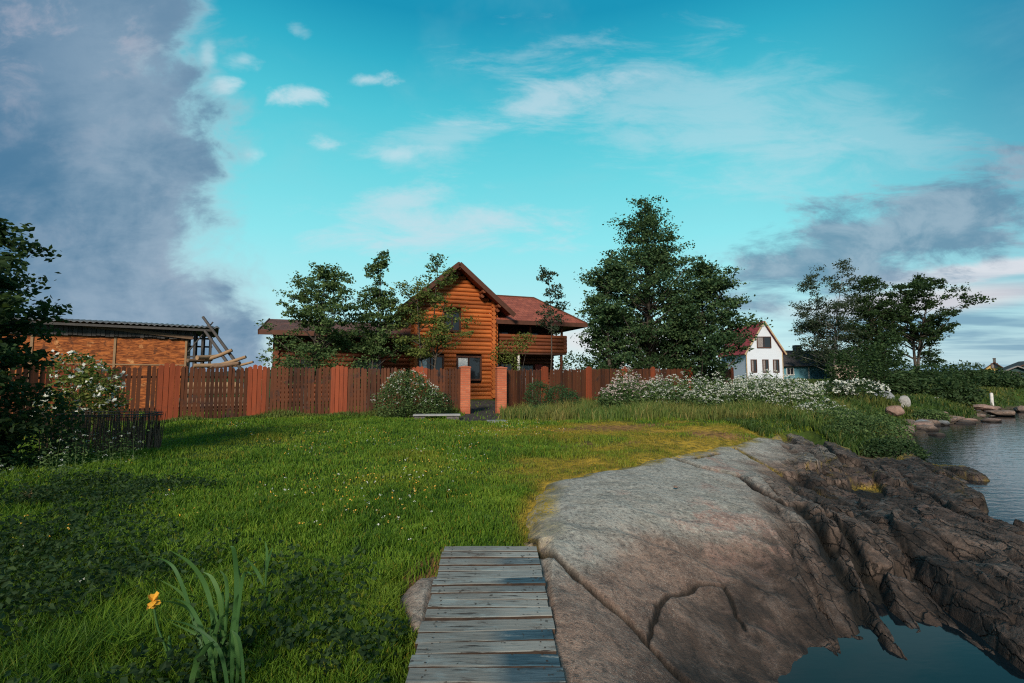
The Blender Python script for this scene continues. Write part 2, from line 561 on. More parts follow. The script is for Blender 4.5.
# ground
m, t = mat('ground')
p = t.pos()
n1 = t.noise(0.6, 5, .6, p); n2 = t.noise(6, 5, .65, p); n3 = t.noise(30, 3, .6, p)
g = t.mix(t.rng(n2, .3, .7), (.022, .045, .008), (.055, .095, .014))
g = t.mix(t.rng(n1, .4, .7), g, (.03, .045, .012))
ms = t.mix(t.rng(n2, .35, .65), (.13, .095, .016), (.46, .28, .032))
g = t.mix(t.attr('moss'), g, ms)
so = t.mix(t.rng(n2, .3, .65), (.09, .045, .02), (.27, .135, .055))
g = t.mix(t.attr('soil'), g, so)
g = t.mix(t.attr('path'), g, t.mix(t.rng(n2, .35, .65), (.025, .022, .02), (.075, .065, .06)))
g = t.mix(t.attr('shore'), g, t.mix(t.rng(n2, .3, .7), (.03, .022, .016), (.11, .075, .05)))
h = t.m('ADD', n2, t.m('MULTIPLY', n3, .4))
t.out(t.bsdf(g, .95, .1, t.bump(h, .6, .05)))
MT['ground'] = m

# rock
m, t = mat('granite')
p = t.pos()
sx = t.new('ShaderNodeSeparateXYZ'); t.put(sx.inputs[0], p)
z = sx.outputs[2]
nL = t.noise(.55, 5, .6, p); nM = t.noise(2.6, 6, .68, p, .4); nF = t.noise(24, 5, .7, p); nS = t.noise(120, 3, .7, p)
strat = t.noise(1.0, 6, .65, t.mapping(p, (6.0, 1.0, 3.0), (0, 0, R(20))))
pink = t.mix(t.rng(nM, .3, .68), (.10, .062, .047), (.27, .18, .135))
grey = t.mix(t.rng(nM, .3, .7), (.21, .195, .165), (.36, .34, .295))
up = t.rng(t.m('ADD', z, t.m('MULTIPLY', t.m('SUBTRACT', nL, .5), .75)), .46, .70)
c = t.mix(up, pink, grey)
# salmon patches where the lichen has flaked off
c = t.mix(t.m('MULTIPLY', t.rng(nL, .55, .64), t.m('MULTIPLY', t.rng(nM, .42, .58), .8)), c, (.30, .165, .125))
# lichen and mineral speckle
c = t.mix(t.m('MULTIPLY', t.rng(nF, .53, .63), t.m('ADD', .15, t.m('MULTIPLY', up, .45))), c, (.44, .43, .36))
c = t.mix(t.m('MULTIPLY', t.rng(nF, .47, .36), .7), c, (.055, .048, .042))
c = t.mix(t.m('MULTIPLY', t.rng(nS, .42, .34), .6), c, (.46, .42, .36))
c = t.mix(t.m('MULTIPLY', t.rng(nS, .56, .64), .7), c, (.05, .045, .042))
c = t.mix(t.m('MULTIPLY', t.rng(nM, .58, .72), .65), c, (.07, .058, .05))
c = t.mix(t.m('MULTIPLY', t.rng(strat, .54, .62), t.rng(z, .66, .3, .1, .65)), c, (.035, .028, .023))
# algae and high-water stain
wl = t.attr('wet')
stain = t.mix(t.rng(strat, .42, .66), (.008, .007, .006), (.055, .037, .028))
c = t.mix(t.m('MULTIPLY', wl, t.rng(nM, .70, .45, .55, .96)), c, stain)
lm = t.attr('ledge')
pv = t.mapping(p, (6.5, 1.5, 4.0), (0, 0, R(20)))
wob = t.new('ShaderNodeVectorMath', operation='ADD'); t.put(wob.inputs[0], pv)
wsc = t.new('ShaderNodeVectorMath', operation='SCALE'); t.put(wsc.inputs[0], t.noise(3.0, 4, .6, p, out='Color')); wsc.inputs['Scale'].default_value = .9
t.put(wob.inputs[1], wsc.outputs[0])
ve = t.new('ShaderNodeTexVoronoi', feature='DISTANCE_TO_EDGE'); t.put(ve.inputs['Vector'], wob.outputs[0]); ve.inputs['Scale'].default_value = 1.0
vf = t.new('ShaderNodeTexVoronoi', feature='F1'); t.put(vf.inputs['Vector'], wob.outputs[0]); vf.inputs['Scale'].default_value = 1.0
line = t.rng(ve.outputs['Distance'], .05, .0)
sepc = t.new('ShaderNodeSeparateColor'); t.put(sepc.inputs[0], vf.outputs['Color'])
facet = sepc.outputs[0]
c = t.mix(t.m('MULTIPLY', lm, t.m('MULTIPLY', facet, .55)), c, mul((.035, .026, .021), 1))
c = t.mix(t.m('MULTIPLY', line, t.m('ADD', .05, t.m('MULTIPLY', lm, .8))), c, (.012, .010, .008))
c = t.mix(t.m('MULTIPLY', t.attr('crack'), .95), c, (.010, .009, .007))  # near black: dirt in the cracks, painted shade in the ledge gaps
c = t.mix(t.m('MULTIPLY', t.attr('moss'), t.rng(nF, .38, .52)), c, t.mix(t.rng(nM, .35, .65), (.09, .075, .018), (.38, .26, .035)))
hh = t.m('ADD', t.m('ADD', t.m('MULTIPLY', nM, .9), t.m('MULTIPLY', nF, .4)), t.m('ADD', t.m('ADD', t.m('MULTIPLY', nS, .14), t.m('MULTIPLY', strat, .6)), t.m('MULTIPLY', lm, t.m('SUBTRACT', t.m('MULTIPLY', facet, .9), t.m('MULTIPLY', line, .6)))))
ro = t.m('SUBTRACT', .88, t.m('MULTIPLY', wl, t.rng(nM, .5, .65, .05, .45)))
t.out(t.bsdf(c, ro, .22, t.bump(hh, .9, .05)))
MT['granite'] = m

# water
m, t = mat('water')
p = t.pos()
w1 = t.noise(1.0, 3, .55, t.mapping(p, (1.6, 4.2, 1), (0, 0, R(18))), .3)
w2 = t.noise(1.0, 2, .5, t.mapping(p, (7, 15, 1), (0, 0, R(-8))))
sx = t.new('ShaderNodeSeparateXYZ'); t.put(sx.inputs[0], p)
calm = t.rng(t.m('ADD', sx.outputs[0], sx.outputs[1]), 10.0, 16.0, .06, 1.0)
hh = t.m('MULTIPLY', t.m('ADD', w1, t.m('MULTIPLY', w2, .22)), calm)
t.out(t.bsdf((.003, .007, .010), .05, .34, t.bump(hh, .28, .045), **{'IOR': 1.33}))
MT['water'] = m

# boards of the gangway
m, t = mat('gangway_wood')
v = t.obj()
gr = t.noise(1.0, 6, .65, t.mapping(v, (3.5, 45, 45)))
bl = t.noise(1.0, 5, .7, t.mapping(v, (2.5, 9, 9)))
tone = t.attr('tone'); blue = t.attr('blue')
c = t.mix(t.m('ADD', t.m('MULTIPLY', gr, .7), t.m('MULTIPLY', tone, .45), clamp=True), (.05, .052, .048), (.34, .335, .30))
c = t.mix(t.rng(bl, .5, .66), c, (.20, .225, .215))
c = t.mix(t.m('MULTIPLY', t.rng(bl, .42, .34), .7), c, (.07, .05, .038))
bp = t.mix(t.rng(gr, .35, .7), (.018, .045, .062), (.05, .095, .12))
c = t.mix(t.m('MULTIPLY', blue, t.rng(bl, .66, .55)), c, bp)
c = t.mix(t.rng(gr, .42, .33), c, (.028, .022, .018))
c = t.mix(t.m('MULTIPLY', t.rng(t.noise(14, 3, .6, v), .62, .7), .8), c, (.03, .024, .018))
t.out(t.bsdf(c, .78, .25, t.bump(t.m('ADD', gr, t.m('MULTIPLY', bl, .5)), .6, .012)))
MT['gangway'] = m
MT['edge_wood'] = plain('edge_wood', (.022, .014, .010), (.06, .038, .026), 8, .9, .4)

MT['picket'] = wood_mat('picket', (.030, .011, .005), (.105, .034, .014), (18, 18, 2.0), .95, .75, .3, (.05, .024, .018))
MT['post_red'] = wood_mat('post_red', (.085, .019, .009), (.26, .055, .020), (18, 18, 2.0), .8, .7, .3, (.20, .05, .022))
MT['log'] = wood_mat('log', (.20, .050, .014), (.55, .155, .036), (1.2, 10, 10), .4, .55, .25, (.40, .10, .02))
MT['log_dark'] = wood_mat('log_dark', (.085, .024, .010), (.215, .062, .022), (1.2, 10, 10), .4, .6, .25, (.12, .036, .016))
MT['trim_brown'] = wood_mat('trim_brown', (.045, .018, .011), (.11, .042, .024), (4, 4, 4), .4, .65, .2)
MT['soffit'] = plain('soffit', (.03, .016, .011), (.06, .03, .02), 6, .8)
MT['white_trim'] = plain('white_trim', (.42, .40, .38), (.6, .58, .55), 5, .6)
MT['grey_paint'] = plain('grey_paint', (.20, .2, .21), (.32, .32, .33), 5, .6)
MT['red_paint'] = plain('red_paint', (.25, .03, .02), (.35, .05, .03), 5, .6)
MT['curtain_dim'] = plain('curtain_dim', (.16, .14, .14), (.26, .23, .22), 8, .9)
MT['curtain'] = plain('curtain', (.6, .6, .6), (.75, .74, .72), 8, .9)

m, t = mat('glass')
t.out(t.bsdf((.018, .022, .026), .06, .6))
MT['glass'] = m


def tile_mat(name, ca, cb, cm, bw, bh):
    m, t = mat(name)
    u = t.new('ShaderNodeTexCoord').outputs['UV']
    b = t.new('ShaderNodeTexBrick')
    t.put(b.inputs['Vector'], u)
    b.inputs['Color1'].default_value = (*ca, 1); b.inputs['Color2'].default_value = (*cb, 1)
    b.inputs['Mortar'].default_value = (*cm, 1)
    b.inputs['Scale'].default_value = 1; b.inputs['Brick Width'].default_value = bw; b.inputs['Row Height'].default_value = bh
    b.inputs['Mortar Size'].default_value = .010; b.inputs['Mortar Smooth'].default_value = .3; b.inputs['Bias'].default_value = 0
    n = t.noise(1.3, 5, .6, t.obj())
    c = t.mix(t.rng(n, .4, .7, 0, .5), b.outputs['Color'], mul(ca, .55))
    hgt = t.m('SUBTRACT', 1.0, b.outputs['Fac'])
    t.out(t.bsdf(c, .75, .3, t.bump(t.m('ADD', hgt, t.m('MULTIPLY', t.noise(20, 3, .6, t.obj()), .3)), .5, .02)))
    return m


MT['roof_tile'] = tile_mat('roof_tile', (.20, .050, .030), (.30, .082, .048), (.07, .025, .018), .34, .32)
MT['roof_maroon'] = tile_mat('roof_maroon', (.26, .03, .035), (.32, .045, .05), (.12, .02, .025), .9, .38)
MT['roof_brown'] = tile_mat('roof_brown', (.085, .035, .024), (.14, .055, .036), (.04, .018, .014), .34, .32)
MT['brick'] = tile_mat('brick', (.40, .095, .042), (.50, .15, .07), (.34, .14, .085), .25, .077)


def uv_box(o, flip=False):
    """metre uv from the dominant face axis"""
    me = o.data
    uv = me.uv_layers.new(name='UVMap')
    for p in me.polygons:
        n = p.normal
        for li in p.loop_indices:
            c = me.vertices[me.loops[li].vertex_index].co
            if abs(n.z) > .85: u = (c.x, c.y)
            elif abs(n.x) > abs(n.y): u = (c.y, c.z / max(.3, math.sqrt(1 - n.z ** 2)))
            else: u = (c.x, c.z / max(.3, math.sqrt(1 - n.z ** 2)))
            uv.data[li].uv = u


m, t = mat('sheathing')
v = t.obj()
a = t.noise(1.0, 5, .7, t.mapping(v, (3.0, 3.0, 14)), .8); b2 = t.noise(2.2, 4, .6, v)
c = t.mix(t.rng(a, .36, .64), (.11, .028, .010), (.44, .135, .036))
c = t.mix(t.rng(b2, .58, .70), c, (.58, .28, .11))
c = t.mix(t.rng(b2, .42, .34), c, (.10, .035, .016))
t.out(t.bsdf(c, .8, .2, t.bump(a, .5, .02)))
MT['sheathing'] = m
MT['corrugated'] = plain('corrugated', (.05, .055, .06), (.12, .125, .13), 3, .6)
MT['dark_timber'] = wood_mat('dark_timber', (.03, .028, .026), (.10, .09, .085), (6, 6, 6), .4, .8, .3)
MT['pale_timber'] = wood_mat('pale_timber', (.19, .115, .065), (.36, .23, .125), (6, 6, 6), .4, .8, .3)
MT['grey_timber'] = wood_mat('grey_timber', (.17, .17, .165), (.36, .36, .35), (6, 6, 6), .4, .8, .3)
MT['stone_block'] = plain('stone_block', (.05, .048, .045), (.14, .13, .12), 9, .9, .6)
MT['siding_white'] = wood_mat('siding_white', (.50, .54, .60), (.64, .68, .74), (.6, .6, 14), .2, .7, .3)
MT['siding_blue'] = wood_mat('siding_blue', (.06, .17, .22), (.11, .27, .33), (.6, .6, 14), .2, .7, .3)
MT['siding_yellow'] = wood_mat('siding_yellow', (.45, .30, .10), (.62, .43, .16), (.6, .6, 14), .2, .7, .3)
MT['siding_teal'] = wood_mat('siding_teal', (.02, .05, .052), (.045, .085, .085), (.6, .6, 14), .2, .7, .3)
MT['roof_dark'] = plain('roof_dark', (.018, .016, .016), (.05, .044, .042), 3, .8, .4)
MT['roof_grey'] = plain('roof_grey', (.16, .14, .14), (.26, .24, .23), 3, .8, .4)
MT['gold_trim'] = plain('gold_trim', (.30, .21, .12), (.42, .31, .18), 4, .7)
MT['board_pale'] = wood_mat('board_pale', (.30, .21, .17), (.52, .40, .33), (14, 14, 2), .5, .8, .3)
MT['twig'] = wood_mat('twig', (.075, .048, .03), (.20, .125, .08), (8, 8, 8), .6, .9, .3)
MT['hill'] = plain('hill', (.012, .02, .016), (.03, .04, .03), .1, .95)


def rock_mat(name, c1, c2):
    m, t = mat(name)
    v = t.obj(); n = t.noise(3.5, 6, .65, v); f = t.noise(22, 3, .6, v)
    p = t.pos(); sx = t.new('ShaderNodeSeparateXYZ'); t.put(sx.inputs[0], p)
    c = t.mix(t.rng(n, .3, .7), c1, c2)
    c = t.mix(t.m('MULTIPLY', t.rng(f, .56, .66), .5), c, (.3, .29, .27))
    c = t.mix(t.rng(sx.outputs[2], .22, .03), c, (.02, .016, .014))
    t.out(t.bsdf(c, .85, .3, t.bump(t.m('ADD', n, t.m('MULTIPLY', f, .3)), .7, .05)))
    return m


MT['stone_grey'] = rock_mat('stone_grey', (.10, .11, .12), (.22, .23, .24))
MT['stone_pink'] = rock_mat('stone_pink', (.13, .08, .062), (.26, .165, .13))
MT['stone_pale'] = rock_mat('stone_pale', (.20, .19, .18), (.36, .35, .33))
MT['stone_brown'] = rock_mat('stone_brown', (.08, .055, .042), (.19, .13, .10))

# ------------------------------------------------------------------ ground sheet
ang = np.concatenate([np.linspace(-60, 60, 430), np.linspace(64, 296, 48)])
rad = 0.5 * np.exp(np.linspace(0, math.log(2400), 330))
A, RR = np.meshgrid(np.radians(ang), rad)
X = RR * np.sin(A); Y = RR * np.cos(A)
Z = ground_h(X, Y)
na = len(ang); nr = len(rad)
V = np.stack([X.ravel(), Y.ravel(), Z.ravel()], 1)
V = np.concatenate([V, [[0, 0, float(Z[0].mean())]]])
i = np.arange(nr - 1)[:, None] * na; j = np.arange(na)[None, :]; j2 = (j + 1) % na
Q = np.stack([i + j, i + na + j, i + na + j2, i + j2], -1).reshape(-1, 4)[:, ::-1]
T = np.stack([np.full(na, nr * na), np.arange(na), (np.arange(na) + 1) % na], 1)
xf, yf = X.ravel(), Y.ravel()
dl = -sdf(xf, yf, LAKE)
at_ = lambda f: np.concatenate([f(xf, yf), [0.0]])
shore = np.concatenate([sstep(.20, .05, Z.ravel()) * (dl > -30), [0]])
o = mesh_np('ground', V, [Q, T], [MT['ground']], smooth=True,
            attrs={'moss': at_(moss_mask), 'soil': at_(soil_mask), 'path': at_(path_mask), 'shore': shore})
tag(o, kind='structure')

# ------------------------------------------------------------------ rock shelf
s_ = np.linspace(-0.42, 1.40, 880)
yy = 0.9 * np.exp(np.linspace(0, math.log(19 / 0.9), 780))
S, YY = np.meshgrid(s_, yy)
X = S * YY; Y = YY
keep = (sdf(X, Y, ROCK) > -0.6)
Z, WET, CRK, MOS, LDG = rock_h(X, Y, True)
nx = len(s_); ny = len(yy)
i = np.arange(ny - 1)[:, None] * nx; j = np.arange(nx - 1)[None, :]
Q = np.stack([i + j, i + j + 1, i + nx + j + 1, i + nx + j], -1).reshape(-1, 4)
kf = keep.ravel()
Q = Q[kf[Q].all(1)]
o = mesh_np('rock_shelf', np.stack([X.ravel(), Y.ravel(), Z.ravel()], 1), [Q], [MT['granite']], smooth=True, attrs={'wet': WET.ravel(), 'crack': CRK.ravel(), 'moss': MOS.ravel(), 'ledge': LDG.ravel()})
tag(o, kind='structure')

# ------------------------------------------------------------------ water
V = [(-20, -60, 0), (900, -60, 0), (900, 700, 0), (-20, 700, 0)]
o = mesh_np('lake_water', V, [np.array([[0, 1, 2, 3]])], [MT['water']])
tag(o, kind='structure')

# small puddles caught in the wet rock
for k, (a, b, rx, ry, rz) in enumerate([(916, 577, .20, .34, -.25), (962, 583, .16, .26, -.2), (822, 556, .07, .2, -.3), (880, 494, .16, .3, -.4)]):
    pass

# ------------------------------------------------------------------ gangway
def build_gangway():
    root = empty('gangway', (-0.16, 3.0, 0.6))
    tag(root, 'weathered grey plank gangway with a few blue boards lying beside the granite', 'gangway')
    a0 = Vector((-0.095, 0.55)); a1 = Vector((-0.205, 4.82))
    L = (a1 - a0).length
    d = (a1 - a0) / L; nrm = Vector((d.y, -d.x))
    def zt(s): return 0.485 + 0.185 * s / L
    V = []; Fq = []; tone = []; blue = []; pm = []
    s = L; k = 0
    rr = random.Random(4)
    blues = {2: .7, 5: 1, 6: .4, 11: 1., 13: 1.0, 14: .9, 4: .3, 18: .8, 20: .7}
    mb = MB()
    while s > 0.05:
        w = 0.130 + rr.uniform(-.014, .02)
        s0 = s - w; s1 = s - rr.uniform(.012, .03)
        hl = .45 + rr.uniform(-.012, .012); hr = .45 + rr.uniform(-.012, .012)
        sk = rr.uniform(-.012, .012); zo = rr.uniform(-.007, .007)
        kk = len(V)
        nseg = 7
        for i in range(nseg):
            f = i / (nseg - 1)
            off = -hl + (hl + hr) * f
            wob = rr.uniform(-.004, .004) if 0 < i < nseg - 1 else 0
            for (ss, dz) in ((s0, -.035), (s0, -.004), (s0 + .005, 0), (s1 - .005, 0), (s1, -.004), (s1, -.035)):
                q = a0 + d * (ss + sk * (f - .5) * 2 + wob) + nrm * off
                V.append((q.x + .16, q.y - 3.0, zt(ss) + dz + zo + .004 * math.sin(f * 3 + k) - .6))
        for i in range(nseg - 1):
            for e in range(6):
                e2 = (e + 1) % 6
                Fq.append((kk + i * 6 + e, kk + i * 6 + e2, kk + i * 6 + 6 + e2, kk + i * 6 + 6 + e)); pm.append(0 if e in (1, 2, 3) else 1)
        for base in (kk, kk + (nseg - 1) * 6):
            Fq.append((base, base + 1, base + 4, base + 5)); Fq.append((base + 1, base + 2, base + 3, base + 4)); pm += [1, 1]
        tv = rr.random(); bv = blues.get(k, 0)
        for off in (-.36, .36):
            for sg in (-.03, .035):
                q = a0 + d * ((s0 + s1) / 2 + sg) + nrm * (off + rr.uniform(-.015, .015)); kn = len(V)
                for e in range(6):
                    V.append((q.x + .16 + .0065 * math.cos(e * 1.047), q.y - 3 + .0065 * math.sin(e * 1.047), zt(s) + zo + .0055 - .6))
                tone += [0] * 6; blue += [0] * 6
                Fq.append((kn, kn + 1, kn + 2, kn + 3)); Fq.append((kn, kn + 3, kn + 4, kn + 5)); pm += [1, 1]
        tone += [tv] * (nseg * 6); blue += [bv] * (nseg * 6)
        s -= w; k += 1
    o = mesh_np('deck', V, [np.array(Fq)], [MT['gangway'], MT['edge_wood']], root, midx=pm, attrs={'tone': tone, 'blue': blue})
    bm = bmesh.new(); bm.from_mesh(o.data); bmesh.ops.recalc_face_normals(bm, faces=bm.faces); bm.to_mesh(o.data); bm.free()
    for off in (-.36, .36):
        m = MB()
        p0 = a0 + nrm * off; p1 = a1 - d * .03 + nrm * off
        m.bar((p0.x + .16, p0.y - 3, zt(0) - .095 - .6), (p1.x + .16, p1.y - 3, zt(L) - .095 - .6), .09, .1)
        m.build('beam', MT['edge_wood'], root)


build_gangway()


# ------------------------------------------------------------------ plants
def leaves_np(C, sig, size, r, flat=.6, up=.25):
    """rhombic leaves around centres C (n,3)"""
    n = len(C)
    P = C + r.normal(0, 1, (n, 3)) * np.asarray(sig)[..., None] * np.array([1, 1, flat])
    return leaf_quads(P, size, r, up)


def leaf_quads(P, size, r, up=.25, asp=.62):
    n = len(P)
    a = r.normal(0, 1, (n, 3)); a[:, 2] *= .6; a[:, 2] -= up
    a /= np.linalg.norm(a, axis=1, keepdims=True) + 1e-9
    b = r.normal(0, 1, (n, 3))
    b = np.cross(a, b); b /= np.linalg.norm(b, axis=1, keepdims=True) + 1e-9
    c = np.cross(a, b)
    s = (size * r.uniform(.6, 1.4, n))[:, None]
    V = np.empty((n, 4, 3))
    V[:, 0] = P - a * s * .5
    V[:, 1] = P + b * s * asp * .5 + c * s * .08
    V[:, 2] = P + a * s * .5
    V[:, 3] = P - b * s * asp * .5 + c * s * .08
    return V.reshape(-1, 3), np.arange(n * 4).reshape(-1, 4)


def curve(a, b, bend, r, n=5):
    a = np.array(a, float); b = np.array(b, float)
    t = np.linspace(0, 1, n)[:, None]
    off = r.normal(0, bend, 3)
    return a + (b - a) * t + np.sin(t * math.pi) * off


def tree(name, label, cat, x, y, ztop, zcrown, profile, leafmat, leaf=.16, nclump=60, per=120, sig=.35, trunk_r=.14,
         bark='bark', group=None, lean=(0, 0), stems=1, seed=1, inner=.35, flat=.6, up=.25, sink=.0, crown_off=(0, 0), asp=.62, twig_tip=True):
    """tapered trunk and limbs, leaf clumps spread through an envelope radius(t)"""
    r = np.random.default_rng(seed)
    g = gz1(x, y)
    root = empty(name, (x, y, g))
    tag(root, label, cat, group)
    H = ztop - g; h0 = zcrown - g
    mb = MB()
    tops = []
    for s in range(stems):
        an = r.uniform(0, 6.28); sp = 0 if stems == 1 else .12 * H
        top = np.array([lean[0] + sp * math.cos(an + s * 6.28 / stems), lean[1] + sp * math.sin(an + s * 6.28 / stems), H * (.93 if s == 0 else r.uniform(.75, .92))])
        base = np.array([0 if stems == 1 else .12 * math.cos(an + s), 0 if stems == 1 else .12 * math.sin(an + s), -.3])
        pts = curve(base, top, .03 * H, r, 9)
        rr = [trunk_r / math.sqrt(stems) * (1 - .93 * i / 8) + .006 for i in range(9)]
        rr[0] *= 1.5
        mb.tube(pts, rr, 7)
        tops.append(pts)
    tt = np.array([p[0] for p in profile]); pr = np.array([p[1] for p in profile])
    ts = r.uniform(0, 1, nclump * 30)
    w = np.interp(ts, tt, pr)
    ts = ts[r.uniform(0, pr.max(), len(ts)) < w][:nclump]
    C = []; S = []
    for t_ in ts:
        pts = tops[r.integers(stems)]
        R_ = np.interp(t_, tt, pr)
        an = r.uniform(0, 2 * math.pi)
        rad = R_ * math.sqrt(r.uniform(inner ** 2, 1)) * r.uniform(.72, 1.16)
        z = h0 + (H - h0) * t_
        ax = np.array([np.interp(z, pts[:, 2], pts[:, 0]), np.interp(z, pts[:, 2], pts[:, 1])])
        c = np.array([ax[0] + rad * math.cos(an) + crown_off[0] * (1 - t_), ax[1] + rad * math.sin(an) + crown_off[1] * (1 - t_), z])
        zb = max(min(z - rad * r.uniform(.35, .9), H * .9), .35 * h0 + .1)
        b = np.array([np.interp(zb, pts[:, 2], pts[:, 0]), np.interp(zb, pts[:, 2], pts[:, 1]), zb])
        L = np.linalg.norm(c - b)
        cr = curve(b, c, .07 * L, r, 5)
        tr = trunk_r * (1 - .9 * zb / H) * .42
        mb.tube(cr, [max(.006, tr * (1 - .8 * k / 4)) for k in range(5)], 5, caps=False)
        C.append(c); S.append(sig * r.uniform(.6, 1.35))
        for k in range(2):  # side sprays along the limb
            f = r.uniform(.5, .9)
            q = b + (c - b) * f + r.normal(0, sig * .8, 3)
            C.append(q); S.append(sig * r.uniform(.5, .9))
    if twig_tip:
        for pts in tops:
            for f in (.80, .88, .95, 1.0):
                C.append(pts[-1] * f + pts[0] * (1 - f) + np.array([0, 0, .0])); S.append(sig * .55)
    C = np.array(C); S = np.array(S)
    cnt = np.maximum(6, (per * .5 * (S / S.mean()) ** 1.5 * r.uniform(.6, 1.4, len(S)))).astype(int)
    CC = np.repeat(C, cnt, 0); SS = np.repeat(S, cnt)
    # twigs give each clump a spiky outline
    tw = r.integers(0, 7, len(CC))
    th = r.uniform(0, 6.28, (len(C), 7)); ph = r.uniform(-.4, .8, (len(C), 7))
    ci = np.repeat(np.arange(len(C)), cnt)
    T_ = th[ci, tw]; P_ = ph[ci, tw]
    dirv = np.stack([np.cos(T_) * np.cos(P_), np.sin(T_) * np.cos(P_), np.sin(P_) * flat], 1)
    l = r.uniform(.1, 1, len(CC))[:, None] * SS[:, None] * 1.9
    P = CC + dirv * l + r.normal(0, 1, (len(CC), 3)) * SS[:, None] * .28
    V, Q = leaf_quads(P, leaf, r, up, asp)
    mb.build('trunk', MT[bark], root, fix=False)
    mesh_np('crown', V, [Q], [MT[leafmat]], root)
    return root


def bush(name, label, cat, x, y, blobs, leafmat, leaf=.07, n=4000, seed=1, group=None, flowers=0, fmat='flower_white', fsize=.05, shell=.55, ftop=.3, sticks=14, z=None):
    """blobs: (dx,dy,dz,rx,ry,rz) relative to ground; leaves fill an uneven shell"""
    r = np.random.default_rng(seed)
    g = gz1(x, y) if z is None else z
    root = empty(name, (x, y, g)); tag(root, label, cat, group)
    B = np.array(blobs, float)
    vol = (B[:, 3] * B[:, 4] + B[:, 4] * B[:, 5] + B[:, 3] * B[:, 5])
    k = r.choice(len(B), n, p=vol / vol.sum())
    d = r.normal(0, 1, (n, 3)); d /= np.linalg.norm(d, axis=1, keepdims=True)
    # lumpy radius
    nz = np.zeros(n)
    for q in range(5):
        w = r.normal(0, 2.6, 3)
        nz += np.sin(d @ w * 2 + k * 1.7 + r.uniform(0, 6))
    rad = (r.uniform(shell, 1, n) ** .7) * (1 + .10 * nz / 2) + (r.random(n) < .06) * r.uniform(0, .22, n)
    P = B[k, :3] + d * rad[:, None] * B[k, 3:]
    P = P[P[:, 2] > .02]
    V, Q = leaf_quads(P, leaf, r, .1)
    mesh_np('foliage', V, [Q], [MT[leafmat]], root)
    mb = MB()
    for s in range(sticks):
        bb = B[r.integers(len(B))]
        e = bb[:3] + r.normal(0, .35, 3) * bb[3:]
        e[2] = max(e[2], .2)
        mb.tube(curve((r.normal(0, .08) + bb[0] * .3, r.normal(0, .08) + bb[1] * .3, -.05), e, .06, r, 4), [.02, .015, .01, .005], 5, caps=False)
    mb.build('stem', MT['bark'], root, fix=False)
    if flowers:
        k = r.choice(len(B), flowers * 6, p=vol / vol.sum())
        d = r.normal(0, 1, (len(k), 3)); d /= np.linalg.norm(d, axis=1, keepdims=True)
        ok = d[:, 2] > ftop - r.uniform(0, .5, len(k)); k = k[ok][:flowers]; d = d[ok][:flowers]
        C = B[k, :3] + d * B[k, 3:] * r.uniform(.92, 1.1, (len(k), 1))
        P = np.repeat(C, 6, 0) + r.normal(0, fsize * .6, (len(C) * 6, 3))
        V, Q = leaf_quads(P, fsize, r, 0, .9)
        mesh_np('blossom', V, [Q], [MT[fmat]], root)
    return root


def blades(P, h, w, lean, tone, r, name, material, seg=2):
    """curved tapering blades; arrays of base points, heights, widths"""
    n = len(P)
    an = r.uniform(0, 2 * math.pi, n)
    la = r.uniform(0, 2 * math.pi, n)
    dx = np.cos(an) * w * .5; dy = np.sin(an) * w * .5
    lx = np.cos(la) * lean * h; ly = np.sin(la) * lean * h
    V = np.empty((n, 5, 3))
    V[:, 0] = P + np.stack([-dx, -dy, np.full(n, -.02)], 1)
    V[:, 1] = P + np.stack([dx, dy, np.full(n, -.02)], 1)
    V[:, 2] = P + np.stack([-dx * .75 + lx * .3, -dy * .75 + ly * .3, h * .58], 1)
    V[:, 3] = P + np.stack([dx * .75 + lx * .3, dy * .75 + ly * .3, h * .58], 1)
    V[:, 4] = P + np.stack([lx, ly, h * (1 - .25 * lean)], 1)
    k = np.arange(n)[:, None] * 5
    Q = k + np.array([[0, 1, 3, 2]]); T = k + np.array([[2, 3, 4]])
    return mesh_np(name, V.reshape(-1, 3), [Q, T], [MT[material]], attrs={'tone': np.repeat(tone, 5)})


FENCE_L = [(-40, 12.6), (60, 14.4), (170, 16.2), (258, 17.8), (340, 18.9), (420, 19.5)]
GATE_L = (465, 20.0); GATE_R = (501, 20.4)
FENCE_R = [(544, 22.8), (588, 25.3), (624, 27.8), (652, 30), (690, 33), (731, 37)]


def fx(p): return ((p[0] - 512) / F * p[1], p[1])


# meadow grass
r = np.random.default_rng(11)
def dock_free(x, y):
    return ~((np.abs(x + .16) < .455) & (y < 4.85) & (y > -1))

N = 430000
a = r.uniform(R(-52), R(38), N); d = 1.7 * np.exp(r.uniform(0, math.log(27 / 1.7), N))
x = d * np.sin(a); y = d * np.cos(a)
s = rocksdf(x, y); mo = moss_mask(x, y); so = soil_mask(x, y); pa = path_mask(x, y)
lk = -sdf(x, y, LAKE)
keep = (s < -.02 - .05 * r.random(N)) & dock_free(x, y) & (lk > .8) & (r.random(N) > so * .93) & (r.random(N) > pa * .96) & (r.random(N) > mo * .9)
keep &= ~((y > 16) & (x > 2.5) & (r.random(N) < .4))
x, y, mo = x[keep], y[keep], mo[keep]; d = np.hypot(x, y); n = len(x)
z = ground_h(x, y)
clump = fbm(x * .8, y * .8, 4); cl2 = fbm(x * 3.4, y * 3.4, 3)
near_wild = sstep(6.8, 3.0, y) * sstep(-.6, -1.6, x) + sstep(-5, -8, x) * sstep(12, 7, y)
h = (.055 + .045 * r.random(n) + .10 * np.clip(clump, -.3, 1) + .07 * np.clip(cl2, -.6, 1)) * (1 - .68 * mo) + near_wild * (.06 + .20 * np.clip(clump + .3, 0, 1)) * r.uniform(.4, 1, n)
h = np.clip(h, .035, .5)
w = .0045 + .0011 * d * r.uniform(.7, 1.3, n)
